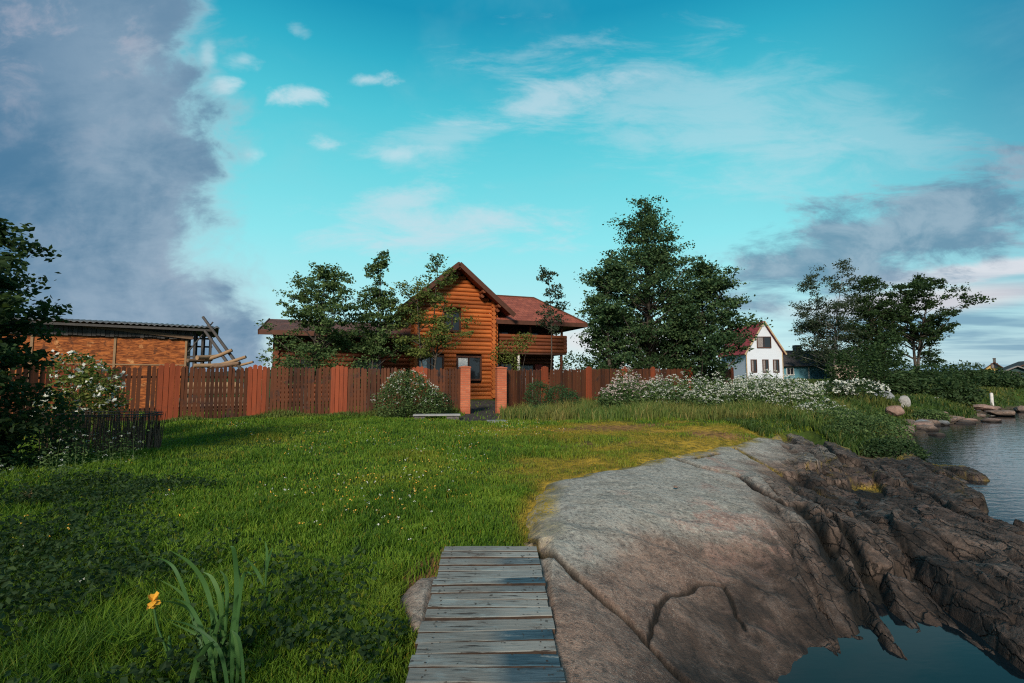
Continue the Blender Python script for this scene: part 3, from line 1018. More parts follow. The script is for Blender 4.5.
tone = np.clip(mo * .95 + .25 * sstep(.15, .6, fbm(x * .5 + 40, y * .5, 3)) + (r.random(n) < .05) * .6 - near_wild * .3, 0, 1)
o = blades(np.stack([x, y, z], 1), h, w, r.uniform(.15, .8, n), tone, r, 'meadow_grass', 'grass')
tag(o, 'short green meadow grass between the gangway and the picket fence', 'grass', kind='stuff')

# fence-foot grass and the tall strip before the flowers
fl = [fx(p) for p in FENCE_L] + [fx(GATE_L)]
fr = [fx(GATE_R)] + [fx(p) for p in FENCE_R]
N = 60000
P = []
x = r.uniform(-.5, 15, N); y = r.uniform(15.2, 27, N)
lo = 16.6 + .0 * x; c = 16.9 + .05 * x
dens = sstep(16.3, 17.2, y + .5 * fbm(x, y, 2)) * (y < 20.5 + .8 * np.maximum(x, 0))
ok = (r.random(N) < dens) & (path_mask(x, y) < .3) & (-sdf(x, y, LAKE) > 1.5) & (rocksdf(x, y) < -.15)
x, y = x[ok], y[ok]
# extra along left fence
k = 9000
t_ = r.uniform(0, len(fl) - 1.2, k); i0 = t_.astype(int); f = (t_ - i0)[:, None]
fa = np.array(fl)
pp = fa[i0] * (1 - f) + fa[i0 + 1] * f
pp = pp + np.stack([r.normal(.05, .1, k), -np.abs(r.normal(.12, .18, k))], 1)
x2, y2 = pp[:, 0], pp[:, 1]
xx = np.concatenate([x, x2]); yy2 = np.concatenate([y, y2]); n = len(xx)
h = np.concatenate([r.uniform(.28, .75, len(x)) * (.75 + .5 * np.clip(fbm(x, y, 2), -.5, 1)), r.uniform(.12, .42, k) * np.clip(.7 + .9 * fbm(x2 * .7, y2 * .7, 2), .15, 1.4)])
tone = np.clip(.15 + .5 * fbm(xx * .6, yy2 * .6, 3) + (r.random(n) < .12) * .6, 0, .9); tone[len(x):] *= .4
o = blades(np.stack([xx, yy2, ground_h(xx, yy2)], 1), h, r.uniform(.014, .032, n), r.uniform(.1, .6, n), tone, r, 'tall_grass', 'tall_grass')
tag(o, 'tall uncut grass standing along the foot of the wooden fence', 'grass', kind='stuff')

# bank grass beyond, down to the lake
N = 95000
a = r.uniform(R(18), R(52), N); d = 12 * np.exp(r.uniform(0, math.log(80 / 12), N))
x = d * np.sin(a); y = d * np.cos(a)
lk = -sdf(x, y, LAKE)
ok = (lk > .35 + .5 * fbm(x * .6, y * .6, 3)) & (rocksdf(x, y) < -.1)
ok &= ~((y < 18) & (x < 7))
x, y, d, lk = x[ok], y[ok], d[ok], lk[ok]; n = len(x)
h = r.uniform(.2, .6, n) * np.clip(.85 + .9 * fbm(x * .5, y * .5, 3), .3, 1.6) * (.85 - d / 200)
tone = np.clip(.1 + .5 * fbm(x * .4, y * .4, 3) + (r.random(n) < .1) * .5, 0, .8)
o = blades(np.stack([x, y, ground_h(x, y)], 1), h, .012 + .0014 * d, r.uniform(.15, .7, n), tone, r, 'bank_grass', 'bank_grass')
tag(o, 'rough green grass covering the far lake bank', 'grass', kind='stuff')

# broad-leaved weeds in the wild corner near the camera
N = 9000
x = r.uniform(-7, -.75, N); y = r.uniform(1.9, 7.5, N)
ok = (fbm(x * .9 + 7, y * .9, 3) > -.15) & (r.random(N) < np.clip(sstep(5.5, 3.0, y + .4 * (x + 3)) * .9 + sstep(-3.5, -6, x) * .7, 0, 1)) & dock_free(x, y) & (rocksdf(x, y) < -.1)
x, y = x[ok], y[ok]
z = ground_h(x, y)
Hw = r.uniform(.10, .30, len(x)) * (1 + .7 * sstep(4.5, 2.4, y)) * (.6 + .8 * np.clip(fbm(x * 1.3, y * 1.3, 2) + .5, 0, 1))
fw = r.uniform(.12, 1, (len(x), 9)); aw = r.uniform(0, 6.283, (len(x), 9)); rw = .085 * (1 - .75 * fw)
C = np.stack([x[:, None] + rw * np.cos(aw), y[:, None] + rw * np.sin(aw), z[:, None] + Hw[:, None] * fw], -1).reshape(-1, 3)
V, Q = leaves_np(C, np.full(len(C), .012), .045, r, 1.0, .15)
o = mesh_np('broadleaf_weeds', V, [Q], [MT['leaf_dark']])
tag(o, 'dark broad leaved weeds crowding around the iris', 'weeds', kind='stuff')

# clover heads and small yellow flowers in the meadow
N = 3600
x = r.uniform(-11, 1.5, N); y = r.uniform(3.5, 16, N)
ok = (fbm(x * .7 + 30, y * .7 + 3, 3) > .12) & (rocksdf(x, y) < -.3)
x, y = x[ok], y[ok]
C = np.stack([x, y, ground_h(x, y) + r.uniform(.09, .17, len(x))], 1)
P = np.repeat(C, 3, 0) + r.normal(0, .007, (len(C) * 3, 3))
V, Q = leaf_quads(P, .017, r, 0, .9)
mi = np.repeat((r.random(len(C)) < .68).astype(int), 3)
o = mesh_np('clover_flowers', V, [Q], [MT['flower_white'], MT['flower_yellow']], midx=mi)
tag(o, 'tiny white and yellow flowers scattered through the meadow grass', 'flowers', kind='stuff')


def umbel_patch(name, label, cx, cy, rx, ry, n, hmin, hmax, fm, seed, fs=.055, per=9, urad=.07, leafmat='leaf_rowan', nl=5000, rot=0.0):
    r = np.random.default_rng(seed)
    u = r.uniform(0, 1, n) ** .5; a = r.uniform(0, 6.283, n)
    dx, dy = rx * u * np.cos(a), ry * u * np.sin(a)
    x = cx + dx * math.cos(rot) - dy * math.sin(rot); y = cy + dx * math.sin(rot) + dy * math.cos(rot)
    g = ground_h(x, y)
    hh = (r.uniform(hmin, hmax, n)) * (1 - .45 * u ** 3) * (1 + .75 * fbm(x * .8 + seed, y * .8, 3))
    top = np.stack([x + r.normal(0, .05, n), y + r.normal(0, .05, n), g + hh], 1)
    # umbel florets
    k = n * per
    T = np.repeat(top, per, 0)
    rr = np.sqrt(r.random(k)) * urad * np.repeat(r.uniform(.6, 1.3, n), per); aa = r.uniform(0, 6.283, k)
    P = T + np.stack([rr * np.cos(aa), rr * np.sin(aa), -rr * rr / urad * .6 + r.normal(0, .008, k)], 1)
    nrm = r.normal(0, .35, (k, 3)); nrm[:, 2] = 1
    V1, Q1 = leaf_quads(P, fs, r, 0, .9)
    # stems
    V2 = np.empty((n, 3, 3)); V2[:, 0] = np.stack([x - .006, y, g], 1); V2[:, 1] = np.stack([x + .006, y, g], 1); V2[:, 2] = top
    # ferny leaves
    i = r.integers(0, n, nl)
    f = r.uniform(.1, .93, nl)
    C = np.stack([x[i], y[i], g[i] + hh[i] * f], 1) + r.normal(0, .1, (nl, 3))
    V3, Q3 = leaf_quads(C, .12 if cy > 15 else .05, r, .1, .5)
    o1, o2 = len(V1), len(V1) + len(V3)
    V = np.concatenate([V1, V3, V2.reshape(-1, 3)])
    T3 = np.arange(n * 3).reshape(-1, 3) + o2
    mi = np.concatenate([np.zeros(len(Q1)), np.ones(len(Q3)), np.ones(n)])
    o = mesh_np(name, V, [np.concatenate([Q1, Q3 + o1]), T3], [MT[fm], MT[leafmat]], midx=mi)
    tag(o, label, 'wildflowers', kind='stuff')
    return o


umbel_patch('cow_parsley', 'white flowering cow parsley massed before the white house', 10.6, 21.6, 3.7, 1.8, 2000, .9, 1.5, 'flower_white', 21, .042, 9, .075, nl=24000, rot=.25)
umbel_patch('meadowsweet', 'pinkish white flower heads against the red fence', 5.6, 21.8, 2.4, .9, 620, 1.1, 1.9, 'flower_pink', 22, .045, 9, .075, nl=10000, rot=.7)
umbel_patch('cow_parsley', 'cream flower heads between the pinkish and the white flowers', 7.9, 21.4, 2.6, 1.0, 460, .8, 1.5, 'flower_white', 25, .042, 8, .07, nl=9000, rot=.2)
umbel_patch('cow_parsley', 'white cow parsley sprinkled down the slope by the shore', 12.6, 19.2, 1.9, .8, 260, .5, .8, 'flower_white', 23, .042, 8, .06, nl=6000, rot=.5)
umbel_patch('cow_parsley', 'sparse white umbels in the dark weeds by the brushwood bin', -7.6, 8.2, 1.5, 1.2, 34, .5, .85, 'flower_white', 24, .014, 14, .035, nl=1500)


# ------------------------------------------------------------------ trees behind the fence
def wx(px, Y): return (px - 512) / F * Y
def wz(py, Y): return at(512, py, Y).z


rowans = 'rowan trees in front of the log house'
tree('rowan_tree', 'broad rowan tree covering the low wing of the log house', 'tree', wx(306, 22), 22, wz(262, 22), wz(355, 22),
     [(0, 2.0), (.25, 2.3), (.5, 2.1), (.75, 1.4), (1, .35)], 'leaf_rowan', .125, 70, 100, .26, .10, group=rowans, stems=3, seed=31)
tree('rowan_tree', 'slim rowan with a pointed top beside the gable', 'tree', wx(364, 22.6), 22.6, wz(249, 22.6), wz(352, 22.6),
     [(0, 1.0), (.3, 1.25), (.6, .85), (.85, .5), (1, .2)], 'leaf_rowan', .125, 56, 100, .23, .09, group=rowans, stems=2, seed=32)
tree('rowan_tree', 'light green rowan standing before the gable window of the log house', 'tree', wx(430, 23.4), 23.4, wz(268, 23.4), wz(356, 23.4),
     [(0, .9), (.25, 1.75), (.5, 1.6), (.75, 1.1), (1, .3)], 'leaf_fresh', .115, 50, 95, .25, .085, group=rowans, stems=2, seed=33)
tree('young_tree', 'thin sprig of a tree rising over the gable roof edge', 'tree', wx(437, 24.4), 24.4, wz(255, 24.4), wz(300, 24.4),
     [(0, .5), (.4, .6), (.8, .45), (1, .2)], 'leaf_rowan', .12, 11, 40, .17, .06, seed=34)
tree('young_birch', 'thin birch with an airy crown standing above the balcony roof', 'tree', wx(549, 26.5), 26.5, wz(268, 26.5), wz(330, 26.5),
     [(0, .5), (.3, .9), (.65, .85), (1, .3)], 'leaf_birch', .13, 20, 55, .22, .055, seed=35)
bush('lilac_bush', 'leafy bush behind the fence under the rowan trees', 'bush', wx(318, 21), 21, [(-1.2, 0, 1.9, .9, .6, .8), (.3, 0, 2.1, 1.0, .6, .9), (1.9, .1, 1.7, .9, .6, .8)], 'leaf_rowan', .12, 2000, 37, shell=.2)
bush('climbing_vine', 'yellowish creeper hanging over the corner of the log house balcony', 'climber', wx(512, 27.2), 27.2,
     [(0, 0, 3.0, 1.0, .3, .5), (.7, .1, 3.5, .8, .3, .45), (-.6, -.1, 2.5, .8, .3, .5), (.2, 0, 1.6, .4, .25, 1.2)], 'leaf_fresh', .12, 1300, 36, shell=.3, sticks=10)

clump = 'tall trees in the clump beyond the fence'
tree('birch_tree', 'tallest tree of the clump with a narrow feathery top', 'tree', wx(648, 36), 36, wz(197, 36), wz(366, 36),
     [(0, 3.4), (.22, 4.7), (.45, 4.2), (.65, 3.1), (.8, 2.1), (.92, 1.3), (1, .3)], 'leaf_maple', .18, 200, 150, .50, .24, group=clump, seed=41, inner=.3)
tree('maple_tree', 'bushy maple at the end of the clump nearest the log house', 'tree', wx(613, 34), 34, wz(242, 34), wz(372, 34),
     [(0, 1.4), (.25, 2.1), (.55, 1.9), (.8, 1.2), (1, .4)], 'leaf_maple', .21, 62, 130, .46, .17, group=clump, seed=42)
tree('maple_tree', 'wide low maple reaching toward the white house', 'tree', wx(697, 34), 34, wz(262, 34), wz(374, 34),
     [(0, 2.4), (.25, 3.2), (.5, 3.1), (.75, 2.2), (1, .6)], 'leaf_maple', .20, 105, 140, .46, .18, group=clump, seed=43, lean=(.4, 0))
bush('elder_bush', 'dark bush filling the foot of the tall tree clump', 'bush', wx(650, 34), 33.2,
     [(-3.0, 0, .9, 1.6, 1, 1.3), (0, 0, 1.2, 2.2, 1.2, 1.7), (3.0, 0, 1.0, 2.2, 1.1, 1.6)], 'leaf_dark', .2, 4200, 44)
bush('elder_bush', 'distant green bush seen between the balcony and the tall trees', 'bush', wx(586, 46), 46,
     [(-1, 0, 1.6, 2, 1.5, 1.7), (1.2, 0, 1.3, 1.9, 1.5, 1.5)], 'leaf_bush', .24, 2000, 45)

lakeside = 'trees on the far lake bank'
tree('birch_tree', 'feathery birch with pale stems beside the blue house', 'tree', wx(832, 78), 78, wz(264, 78), wz(362, 78),
     [(0, 4.2), (.25, 5.0), (.5, 4.3), (.75, 3.0), (1, .8)], 'leaf_birch', .27, 150, 90, .66, .2, bark='birch_bark', group=lakeside, seed=51, stems=2, up=.5)
tree('willow_tree', 'dense dark tree between the birch and the forked tree', 'tree', wx(872, 78), 78, wz(279, 78), wz(380, 78),
     [(0, 3.4), (.3, 4.4), (.6, 4.1), (.85, 3.0), (1, 1.0)], 'leaf_dark', .32, 160, 100, .7, .24, group=lakeside, seed=52)
tree('alder_tree', 'forked tree with bare lower limbs and a rounded open crown', 'tree', wx(916, 78), 78, wz(277, 78), wz(338, 78),
     [(0, 4.0), (.2, 6.6), (.5, 6.4), (.8, 4.8), (1, 1.8)], 'leaf_dark', .34, 82, 125, .62, .42, group=lakeside, seed=53, stems=3, inner=.5, lean=(1.6, 0))
tree('young_birch', 'small slender tree standing at the end of the lakeside row', 'tree', wx(935, 78), 78.5, wz(318, 78), wz(366, 78),
     [(0, 1.5), (.5, 1.9), (1, .6)], 'leaf_dark', .30, 34, 60, .5, .09, group=lakeside, seed=54)

bushes = 'bushes along the far lake bank'
for k, (px, py0, py1, Y, wpx, mtl, lab) in enumerate([
        (846, 386, 348, 52, 40, 'leaf_dark', 'dark bush under the feathery birch'),
        (880, 398, 346, 44, 54, 'leaf_dark', 'largest black green bush below the lakeside trees'),
        (922, 398, 376, 50, 60, 'leaf_dark', 'wide dark bush under the forked tree'),
        (957, 398, 377, 54, 60, 'leaf_bush', 'rounded olive bush past the forked tree'),
        (988, 396, 383, 58, 40, 'leaf_dark', 'low bush in front of the small yellow house'),
        (902, 403, 380, 34, 34, 'leaf_bush', 'low green bush behind the plank footbridge'),
        (948, 413, 382, 33, 56, 'leaf_bush', 'grassy green bush on the bank past the footbridge'),
        (1004, 404, 388, 44, 56, 'leaf_bush', 'leafy bush below the dark roofed houses')]):
    w_ = wpx / F * Y * .5; h_ = (py0 - py1) / F * Y
    bush('lakeside_bush', lab, 'bush', wx(px, Y), Y, [(-.4 * w_, 0, h_ * .42, w_ * .65, w_ * .5, h_ * .5), (.35 * w_, .2, h_ * .48, w_ * .7, w_ * .5, h_ * .55), (0, -.2, h_ * .3, w_ * 1.0, w_ * .5, h_ * .38)],
         mtl, .24, 2600, 60 + k, bushes)
bush('hydrangea_bush', 'dark bush topped with white blossom on the slope past the white house', 'bush', wx(846, 27), 27,
     [(-.9, 0, .5, 1.3, .8, .65), (.7, 0, .55, 1.4, .9, .7)], 'leaf_dark', .13, 3000, 71, flowers=170, fsize=.09, ftop=.35)
for k, (px, py, z_, s_k, lab) in enumerate([
        (866, 436, .4, 1.5, 'green bush overhanging the rock shelf beside the water'),
        (838, 424, .65, 1.3, 'rounded green bush uphill of the rock shelf'),
        (890, 449, .25, 1.0, 'small bush touching the lake edge'),
        (930, 410, .7, 1.0, 'bright grassy bush above the shore stones')]):
    x_, y_ = onz(px, py, z_)
    bush('shore_bush', lab, 'bush', x_, y_, [(0, 0, .25 * s_k, .8 * s_k, .7 * s_k, .42 * s_k), (.5 * s_k, .3, .2 * s_k, .6 * s_k, .6 * s_k, .35 * s_k), (-.5 * s_k, .1, .15, .6 * s_k, .5 * s_k, .3 * s_k)], 'leaf_rowan' if k != 2 else 'leaf_bush', .085, 4200, 80 + k, 'shore bushes')
bush('box_bush', 'round clipped bush nearest the gate pillar', 'bush', wx(538, 20.6), 20.6, [(0, 0, .72, .62, .55, .66)], 'leaf_box', .06, 2600, 91, 'clipped round bushes by the fence')
bush('box_bush', 'wider clipped bush beside the red fence post', 'bush', wx(561, 20.9), 20.9, [(-.1, 0, .62, .62, .55, .6), (.35, 0, .5, .5, .5, .5)], 'leaf_box', .06, 3200, 92, 'clipped round bushes by the fence')
bush('box_bush', 'low blue green plant at the foot of the clipped bushes', 'bush', wx(532, 19), 19, [(0, 0, .18, .4, .35, .24), (.5, .1, .15, .4, .3, .2)], 'leaf_box', .08, 900, 93, 'clipped round bushes by the fence')
bush('spiraea_bush', 'round bush dotted with white blossom beside the plank bench', 'bush', wx(408, 17.9), 17.9,
     [(0, 0, .85, 1.0, .85, .85), (-.5, -.1, .6, .75, .7, .7), (.6, 0, .65, .7, .7, .7), (0, 0, 1.3, .75, .6, .5), (.95, -.1, .5, .5, .5, .55)], 'leaf_rowan', .065, 10500, 95, flowers=230, fsize=.03, ftop=.25)
bush('small_shrub', 'small green shrub at the side of the blossoming bush', 'bush', wx(443, 18.3), 18.3, [(0, 0, .45, .42, .4, .48)], 'leaf_bush', .06, 1300, 96)

# the plants on the near side of the meadow, by the enclosure
tree('elder_tree', 'dark leafy tree hanging over the meadow before the shed', 'tree', wx(-58, 7.6), 7.6, wz(222, 7.6), wz(440, 7.6),
     [(0, .9), (.3, 1.25), (.6, 1.35), (.85, .95), (1, .35)], 'leaf_dark', .10, 84, 190, .22, .10, seed=101, stems=2)
bush('elder_bush', 'dark overgrown bush under the leafy tree', 'bush', wx(-2, 8.2), 8.2, [(-.5, 0, .9, 1.2, .9, .95), (.3, .3, .75, .75, .7, .8), (-.3, -.5, .4, 1.1, .8, .5)], 'leaf_dark', .085, 6500, 102)
bush('rose_shrub', 'white flowering rose shrub leaning over the picket fence', 'shrub', wx(86, 11.6), 11.6,
     [(0, 0, 1.15, .75, .6, .55), (.35, 0, 1.5, .45, .45, .4), (-.35, .1, 1.75, .55, .5, .45), (-.2, 0, .8, .9, .6, .5), (.55, 0, 1.0, .5, .4, .4)], 'leaf_fresh', .085, 3400, 103, flowers=60, fsize=.08, ftop=-.3)


# ------------------------------------------------------------------ iris
def strip(mb, pts, widths, side, mi=0):
    side = Vector(side).normalized()
    vs = []
    for p, w in zip(pts, widths):
        p = Vector(p)
        up = Vector((0, 0, .15 * w))
        vs += [p - side * w * .5, p - up, p + side * w * .5]
    fs = []
    for i in range(len(pts) - 1):
        b = i * 3
        fs += [(b, b + 1, b + 4, b + 3), (b + 1, b + 2, b + 5, b + 4)]
    mb.add(vs, fs, mi, True)


def pxpath(pts, Y, n=9):
    """smooth curve in the plane y = Y through points given at design time"""
    P = [at(px, py, Y + dy) for px, py, dy in pts]
    out = []
    m = len(P)
    for i in range(m - 1):
        p0 = P[max(i - 1, 0)]; p1 = P[i]; p2 = P[i + 1]; p3 = P[min(i + 2, m - 1)]
        for k in range(n):
            t = k / n
            out.append(.5 * ((2 * p1) + (-p0 + p2) * t + (2 * p0 - 5 * p1 + 4 * p2 - p3) * t * t + (-p0 + 3 * p1 - 3 * p2 + p3) * t ** 3))
    out.append(P[-1])
    return out


def build_iris():
    Y = 2.9
    b = at(222, 690, Y); b.z = gz1(b.x, b.y)
    root = empty('iris_plant', b); tag(root, 'clump of long arching iris leaves with one yellow bloom', 'plant')
    mb = MB()
    L = [  # arching leaves: base, mid, tip
        ([(216, 690, 0), (213, 620, 0), (205, 585, 0), (190, 563, -.05), (171, 551, -.1)], .030),
        ([(212, 690, 0), (195, 625, .1), (180, 580, .1), (168, 562, .1), (146, 556, .05)], .024),
        ([(226, 690, 0), (231, 640, 0), (236, 600, 0), (236, 570, 0), (233, 548, -.05), (226, 547, -.05)], .028),
        ([(222, 690, .05), (222, 640, .05), (220, 600, 0), (212, 578, 0), (203, 572, 0)], .028),
        ([(232, 690, .1), (233, 650, .1), (237, 610, .1), (239, 580, .05), (237, 562, 0)], .026),
        ([(209, 690, .1), (205, 640, .1), (192, 612, .1), (172, 602, 0), (150, 602, -.05)], .030),
        ([(204, 690, -.1), (196, 665, -.2), (204, 648, -.25), (214, 641, -.3)], .036),
        ([(188, 700, -.3), (195, 668, -.3), (206, 648, -.35), (215, 642, -.38)], .034),
        ([(236, 690, -.05), (238, 665, -.1), (236, 640, -.1), (232, 630, -.1)], .022),
        ([(243, 700, -.1), (243, 672, -.1), (239, 640, -.1), (231, 630, -.1)], .02),
        ([(214, 690, .15), (206, 650, .15), (196, 615, .15), (180, 592, .1), (160, 580, .05)], .024),
        ([(219, 690, .2), (224, 640, .2), (227, 605, .2), (226, 580, .2), (220, 570, .2)], .024),
        ([(211, 690, -.05), (212, 650, -.1), (219, 622, -.15), (228, 612, -.2)], .022)]
    rl = random.Random(6)
    for k in range(11):
        bx = rl.uniform(206, 238); tx = bx + rl.uniform(-62, 22); ty = rl.uniform(566, 632); dyy = rl.uniform(-.2, .25)
        L.append(([(bx, 692, dyy), (bx + (tx - bx) * .15, 650, dyy), (bx + (tx - bx) * .55, ty + 10, dyy), (tx, ty + rl.uniform(-4, 14), dyy - .05)], rl.uniform(.016, .026)))
    for pts, w in L:
        P = pxpath(pts, Y)
        n = len(P)
        ws = [w * .85 * (.75 + .25 * math.sin(min(1, i / n * 1.6) * math.pi / 2)) * (1 - max(0, (i / (n - 1) - .6) / .4) ** 2.4) + .001 for i in range(n)]
        strip(mb, [p - b for p in P], ws, (1, .35, 0))
    mb.build('leaf_blades', MT['leaf_iris'], root, fix=False)
    st = MB()
    P = pxpath([(176, 690, 0), (168, 655, 0), (158, 628, 0), (154, 608, 0)], Y)
    st.tube([p - b for p in P], [.006] * len(P), 6)
    P = pxpath([(172, 665, 0), (170, 650, 0), (169, 636, 0)], Y)
    st.tube([p - b for p in P], [.004 + .006 * math.sin(i / (len(P) - 1) * 3.1) for i in range(len(P))], 6)
    st.build('flower_stem', MT['leaf_iris'], root, fix=False)
    fl = MB()
    c = at(153, 601, Y) - b
    rr = random.Random(2)
    for k in range(11):
        an = k * 2.4 + .3
        el_ = (.9, -.5, .2)[k % 3]
        dirv = Vector((math.cos(an), math.sin(an) * .8, 0))
        L_ = rr.uniform(.032, .05)
        pts = []; ws = []
        for q in range(7):
            t = q / 6
            pts.append(c + dirv * (L_ * (t - .25 * t * t * (el_ < 0)) * math.cos(el_)) + Vector((0, 0, L_ * (t * math.sin(el_) - (.5 if el_ < .5 else -.1) * t * t))) + Vector((rr.uniform(-.002, .002), 0, rr.uniform(-.002, .002))))
            ws.append(.006 + rr.uniform(.030, .038) * math.sin(min(1, t * 1.05) * 2.7) ** 1.1)
        strip(fl, pts, [abs(w) for w in ws], Vector((-dirv.y, dirv.x, .2)))
    fl.build('bloom', MT['flower_yellow'], root, fix=False)

    b2 = at(262, 690, 3.3); b2 = at(258, 640, 3.4); b2.z = gz1(b2.x, b2.y)
    r2 = empty('iris_seed_stalk', b2); tag(r2, 'upright pale green iris stalk with short pointed leaves', 'plant')
    m2 = MB()
    P = pxpath([(258, 640, 0), (263, 610, 0), (266, 580, 0), (266, 560, 0)], 3.4)
    P = [b2] + P
    m2.tube([p - b2 for p in P], [.007 - .004 * i / len(P) for i in range(len(P))], 6)
    m2.build('stalk', MT['leaf_iris'], r2, fix=False)
    m3 = MB()
    for pts, w in (([(263, 585, 0), (256, 570, 0), (245, 557, -.05)], .022), ([(265, 580, 0), (268, 562, 0), (273, 546, 0)], .015), ([(266, 565, 0), (267, 552, 0), (265, 541, 0)], .015), ([(266, 610, 0), (269, 600, 0), (270, 592, 0)], .016)):
        P = pxpath(pts, 3.4)
        n = len(P)
        strip(m3, [p - b2 for p in P], [w * math.sin(.35 + 2.75 * i / (n - 1)) + .001 for i in range(n)], (1, .3, 0))
    m3.build('leaf_blades', MT['leaf_iris'], r2, fix=False)


build_iris()

# dry tuft at the meadow edge
x_, y_ = onz(30, 508, .6)
root = empty('dry_grass_tuft', (x_, y_, gz1(x_, y_))); tag(root, 'tuft of dry brown grass beside the dark weeds', 'grass tuft')
r = np.random.default_rng(5)
mb = MB()
for k in range(70):
    an = r.uniform(0, 6.28); l = r.uniform(.12, .34)
    d_ = Vector((math.cos(an), math.sin(an), 0))
    pts = [d_ * (.03 * t + .8 * l * t * t) + Vector((0, 0, l * (t * 1.3 - .9 * t * t))) for t in (0, .33, .66, 1)]
    strip(mb, pts, [.008, .007, .005, .001], (-d_.y, d_.x, 0))
mb.build('blades', MT['dry_leaf'], root, fix=False)


# ------------------------------------------------------------------ brushwood bin
def build_bin():
    Y = 9.9
    x0, x1 = wx(48, Y), wx(136, Y)
    g = min(gz1(x0, Y), gz1(x1, Y))
    root = empty('brushwood_bin', ((x0 + x1) / 2, Y, g)); tag(root, 'dark brown brushwood bin bound with thin rails below the rose shrub', 'garden bin')
    W = (x1 - x0) / 2; D = .8; Hh = .86
    r = np.random.default_rng(8)
    for (a, b) in (((-W, 0), (W, 0)), ((-W, D), (W, D)), ((-W, 0), (-W, D)), ((W, 0), (W, D))):
        m = MB()
        L = math.hypot(b[0] - a[0], b[1] - a[1]); n = int(L / .022)
        for k in range(n):
            f = (k + .5) / n
            p = Vector((a[0] + (b[0] - a[0]) * f, a[1] + (b[1] - a[1]) * f, 0)) + Vector((r.normal(0, .012), r.normal(0, .012), 0))
            q = p + Vector((r.normal(0, .035), r.normal(0, .03), Hh * r.uniform(.82, 1.1)))
            m.tube([p - Vector((0, 0, .1)), (p + q) / 2 + Vector((r.normal(0, .012), r.normal(0, .01), 0)), q], [.012, .010, .005], 5, caps=False)
        m.build('twig_panel', MT['twig'], root, fix=False)
    for zz in (.80, .845):
        m = MB()
        for k in range(4):
            c = [(-W - .05, -.025), (W + .05, -.025), (W + .025, D + .02), (-W - .025, D + .02)]
            a, b = c[k], c[(k + 1) % 4]
            m.tube([(a[0], a[1], zz), ((a[0] + b[0]) / 2, (a[1] + b[1]) / 2, zz + r.normal(0, .012)), (b[0], b[1], zz + r.normal(0, .01))], .011, 6)
        m.build('rail', MT['dark_timber'], root, fix=False)


build_bin()


# ------------------------------------------------------------------ fences
def fence_run(pts, name, label, hp, hpost, postw, npick_post, seed, skip_first_post=False, skip_last_post=False):
    r = random.Random(seed)
    P = [Vector((*fx(p), 0)) for p in pts]
    base = P[0]
    root = empty(name, (base.x, base.y, gz1(base.x, base.y))); tag(root, label, 'fence')
    o = Vector((base.x, base.y, gz1(base.x, base.y)))
    for i in range(len(P) - 1):
        a, b = P[i], P[i + 1]
        d = (b - a); L = d.length; d.normalize(); nrm = Vector((-d.y, d.x, 0))
        m = MB()
        s = .05
        while s < L - .05:
            w = .105
            c = a + d * (s + w / 2)
            g = gz1(c.x, c.y) - o.z
            h = hp + r.uniform(-.03, .03)
            ang = math.atan2(d.y, d.x)
            M = Matrix.Translation(Vector((c.x - o.x, c.y - o.y, g + r.uniform(.03, .07)))) @ Matrix.Rotation(ang, 4, 'Z') @ Matrix.Rotation(r.uniform(-.012, .012), 4, 'Y') @ Matrix.Rotation(r.uniform(-.012, .012), 4, 'X')
            if r.random() > .012:
                m.prism([(-w / 2, 0), (w / 2, 0), (w / 2, h - .05), (0, h), (-w / 2, h - .05)], -.012, .012, 0, M)
            s += w + .022 + r.uniform(-.006, .008)
        m.build('picket_panel', MT['picket'], root)
        for zz in (.45, 1.5):
            m = MB()
            ga = gz1(a.x, a.y); gb = gz1(b.x, b.y)
            m.bar(a - o + nrm * .045 + Vector((0, 0, ga + zz)), b - o + nrm * .045 + Vector((0, 0, gb + zz)), .05, .08)
            m.build('rail', MT['picket'], root)
    for i, a in enumerate(P):
        if (i == 0 and skip_first_post) or (i == len(P) - 1 and skip_last_post): continue
        d = (P[min(i + 1, len(P) - 1)] - P[max(i - 1, 0)]).normalized(); ang = math.atan2(d.y, d.x)
        g = gz1(a.x, a.y) - o.z
        m = MB()
        n = npick_post; w = postw / n
        for k in range(n):
            hh = hpost - .05 * abs(k - (n - 1) / 2) + r.uniform(-.015, .015)
            M = Matrix.Translation(Vector((a.x - o.x, a.y - o.y, g + .02))) @ Matrix.Rotation(ang, 4, 'Z') @ Matrix.Translation((-postw / 2 + w * (k + .5), -.05, 0))
            m.prism([(-w * .46, 0), (w * .46, 0), (w * .46, hh - .04), (0, hh), (-w * .46, hh - .04)], -.014, .014, 0, M)
        M = Matrix.Translation(Vector((a.x - o.x, a.y - o.y, g))) @ Matrix.Rotation(ang, 4, 'Z')
        m.box(-.07, .07, .015, .14, -.2, hpost - .15, 0, M)
        m.build('post', MT['post_red'], root)
    return root


fence_run(FENCE_L + [GATE_L], 'picket_fence', 'dark brown picket fence with wide orange posts running past the shed', 1.82, 1.98, .62, 4, 3, skip_last_post=True)
fence_run([GATE_R] + FENCE_R, 'picket_fence', 'brown picket fence receding from the brick pillar to the tall trees', 1.78, 1.98, .5, 4, 5, skip_first_post=True)

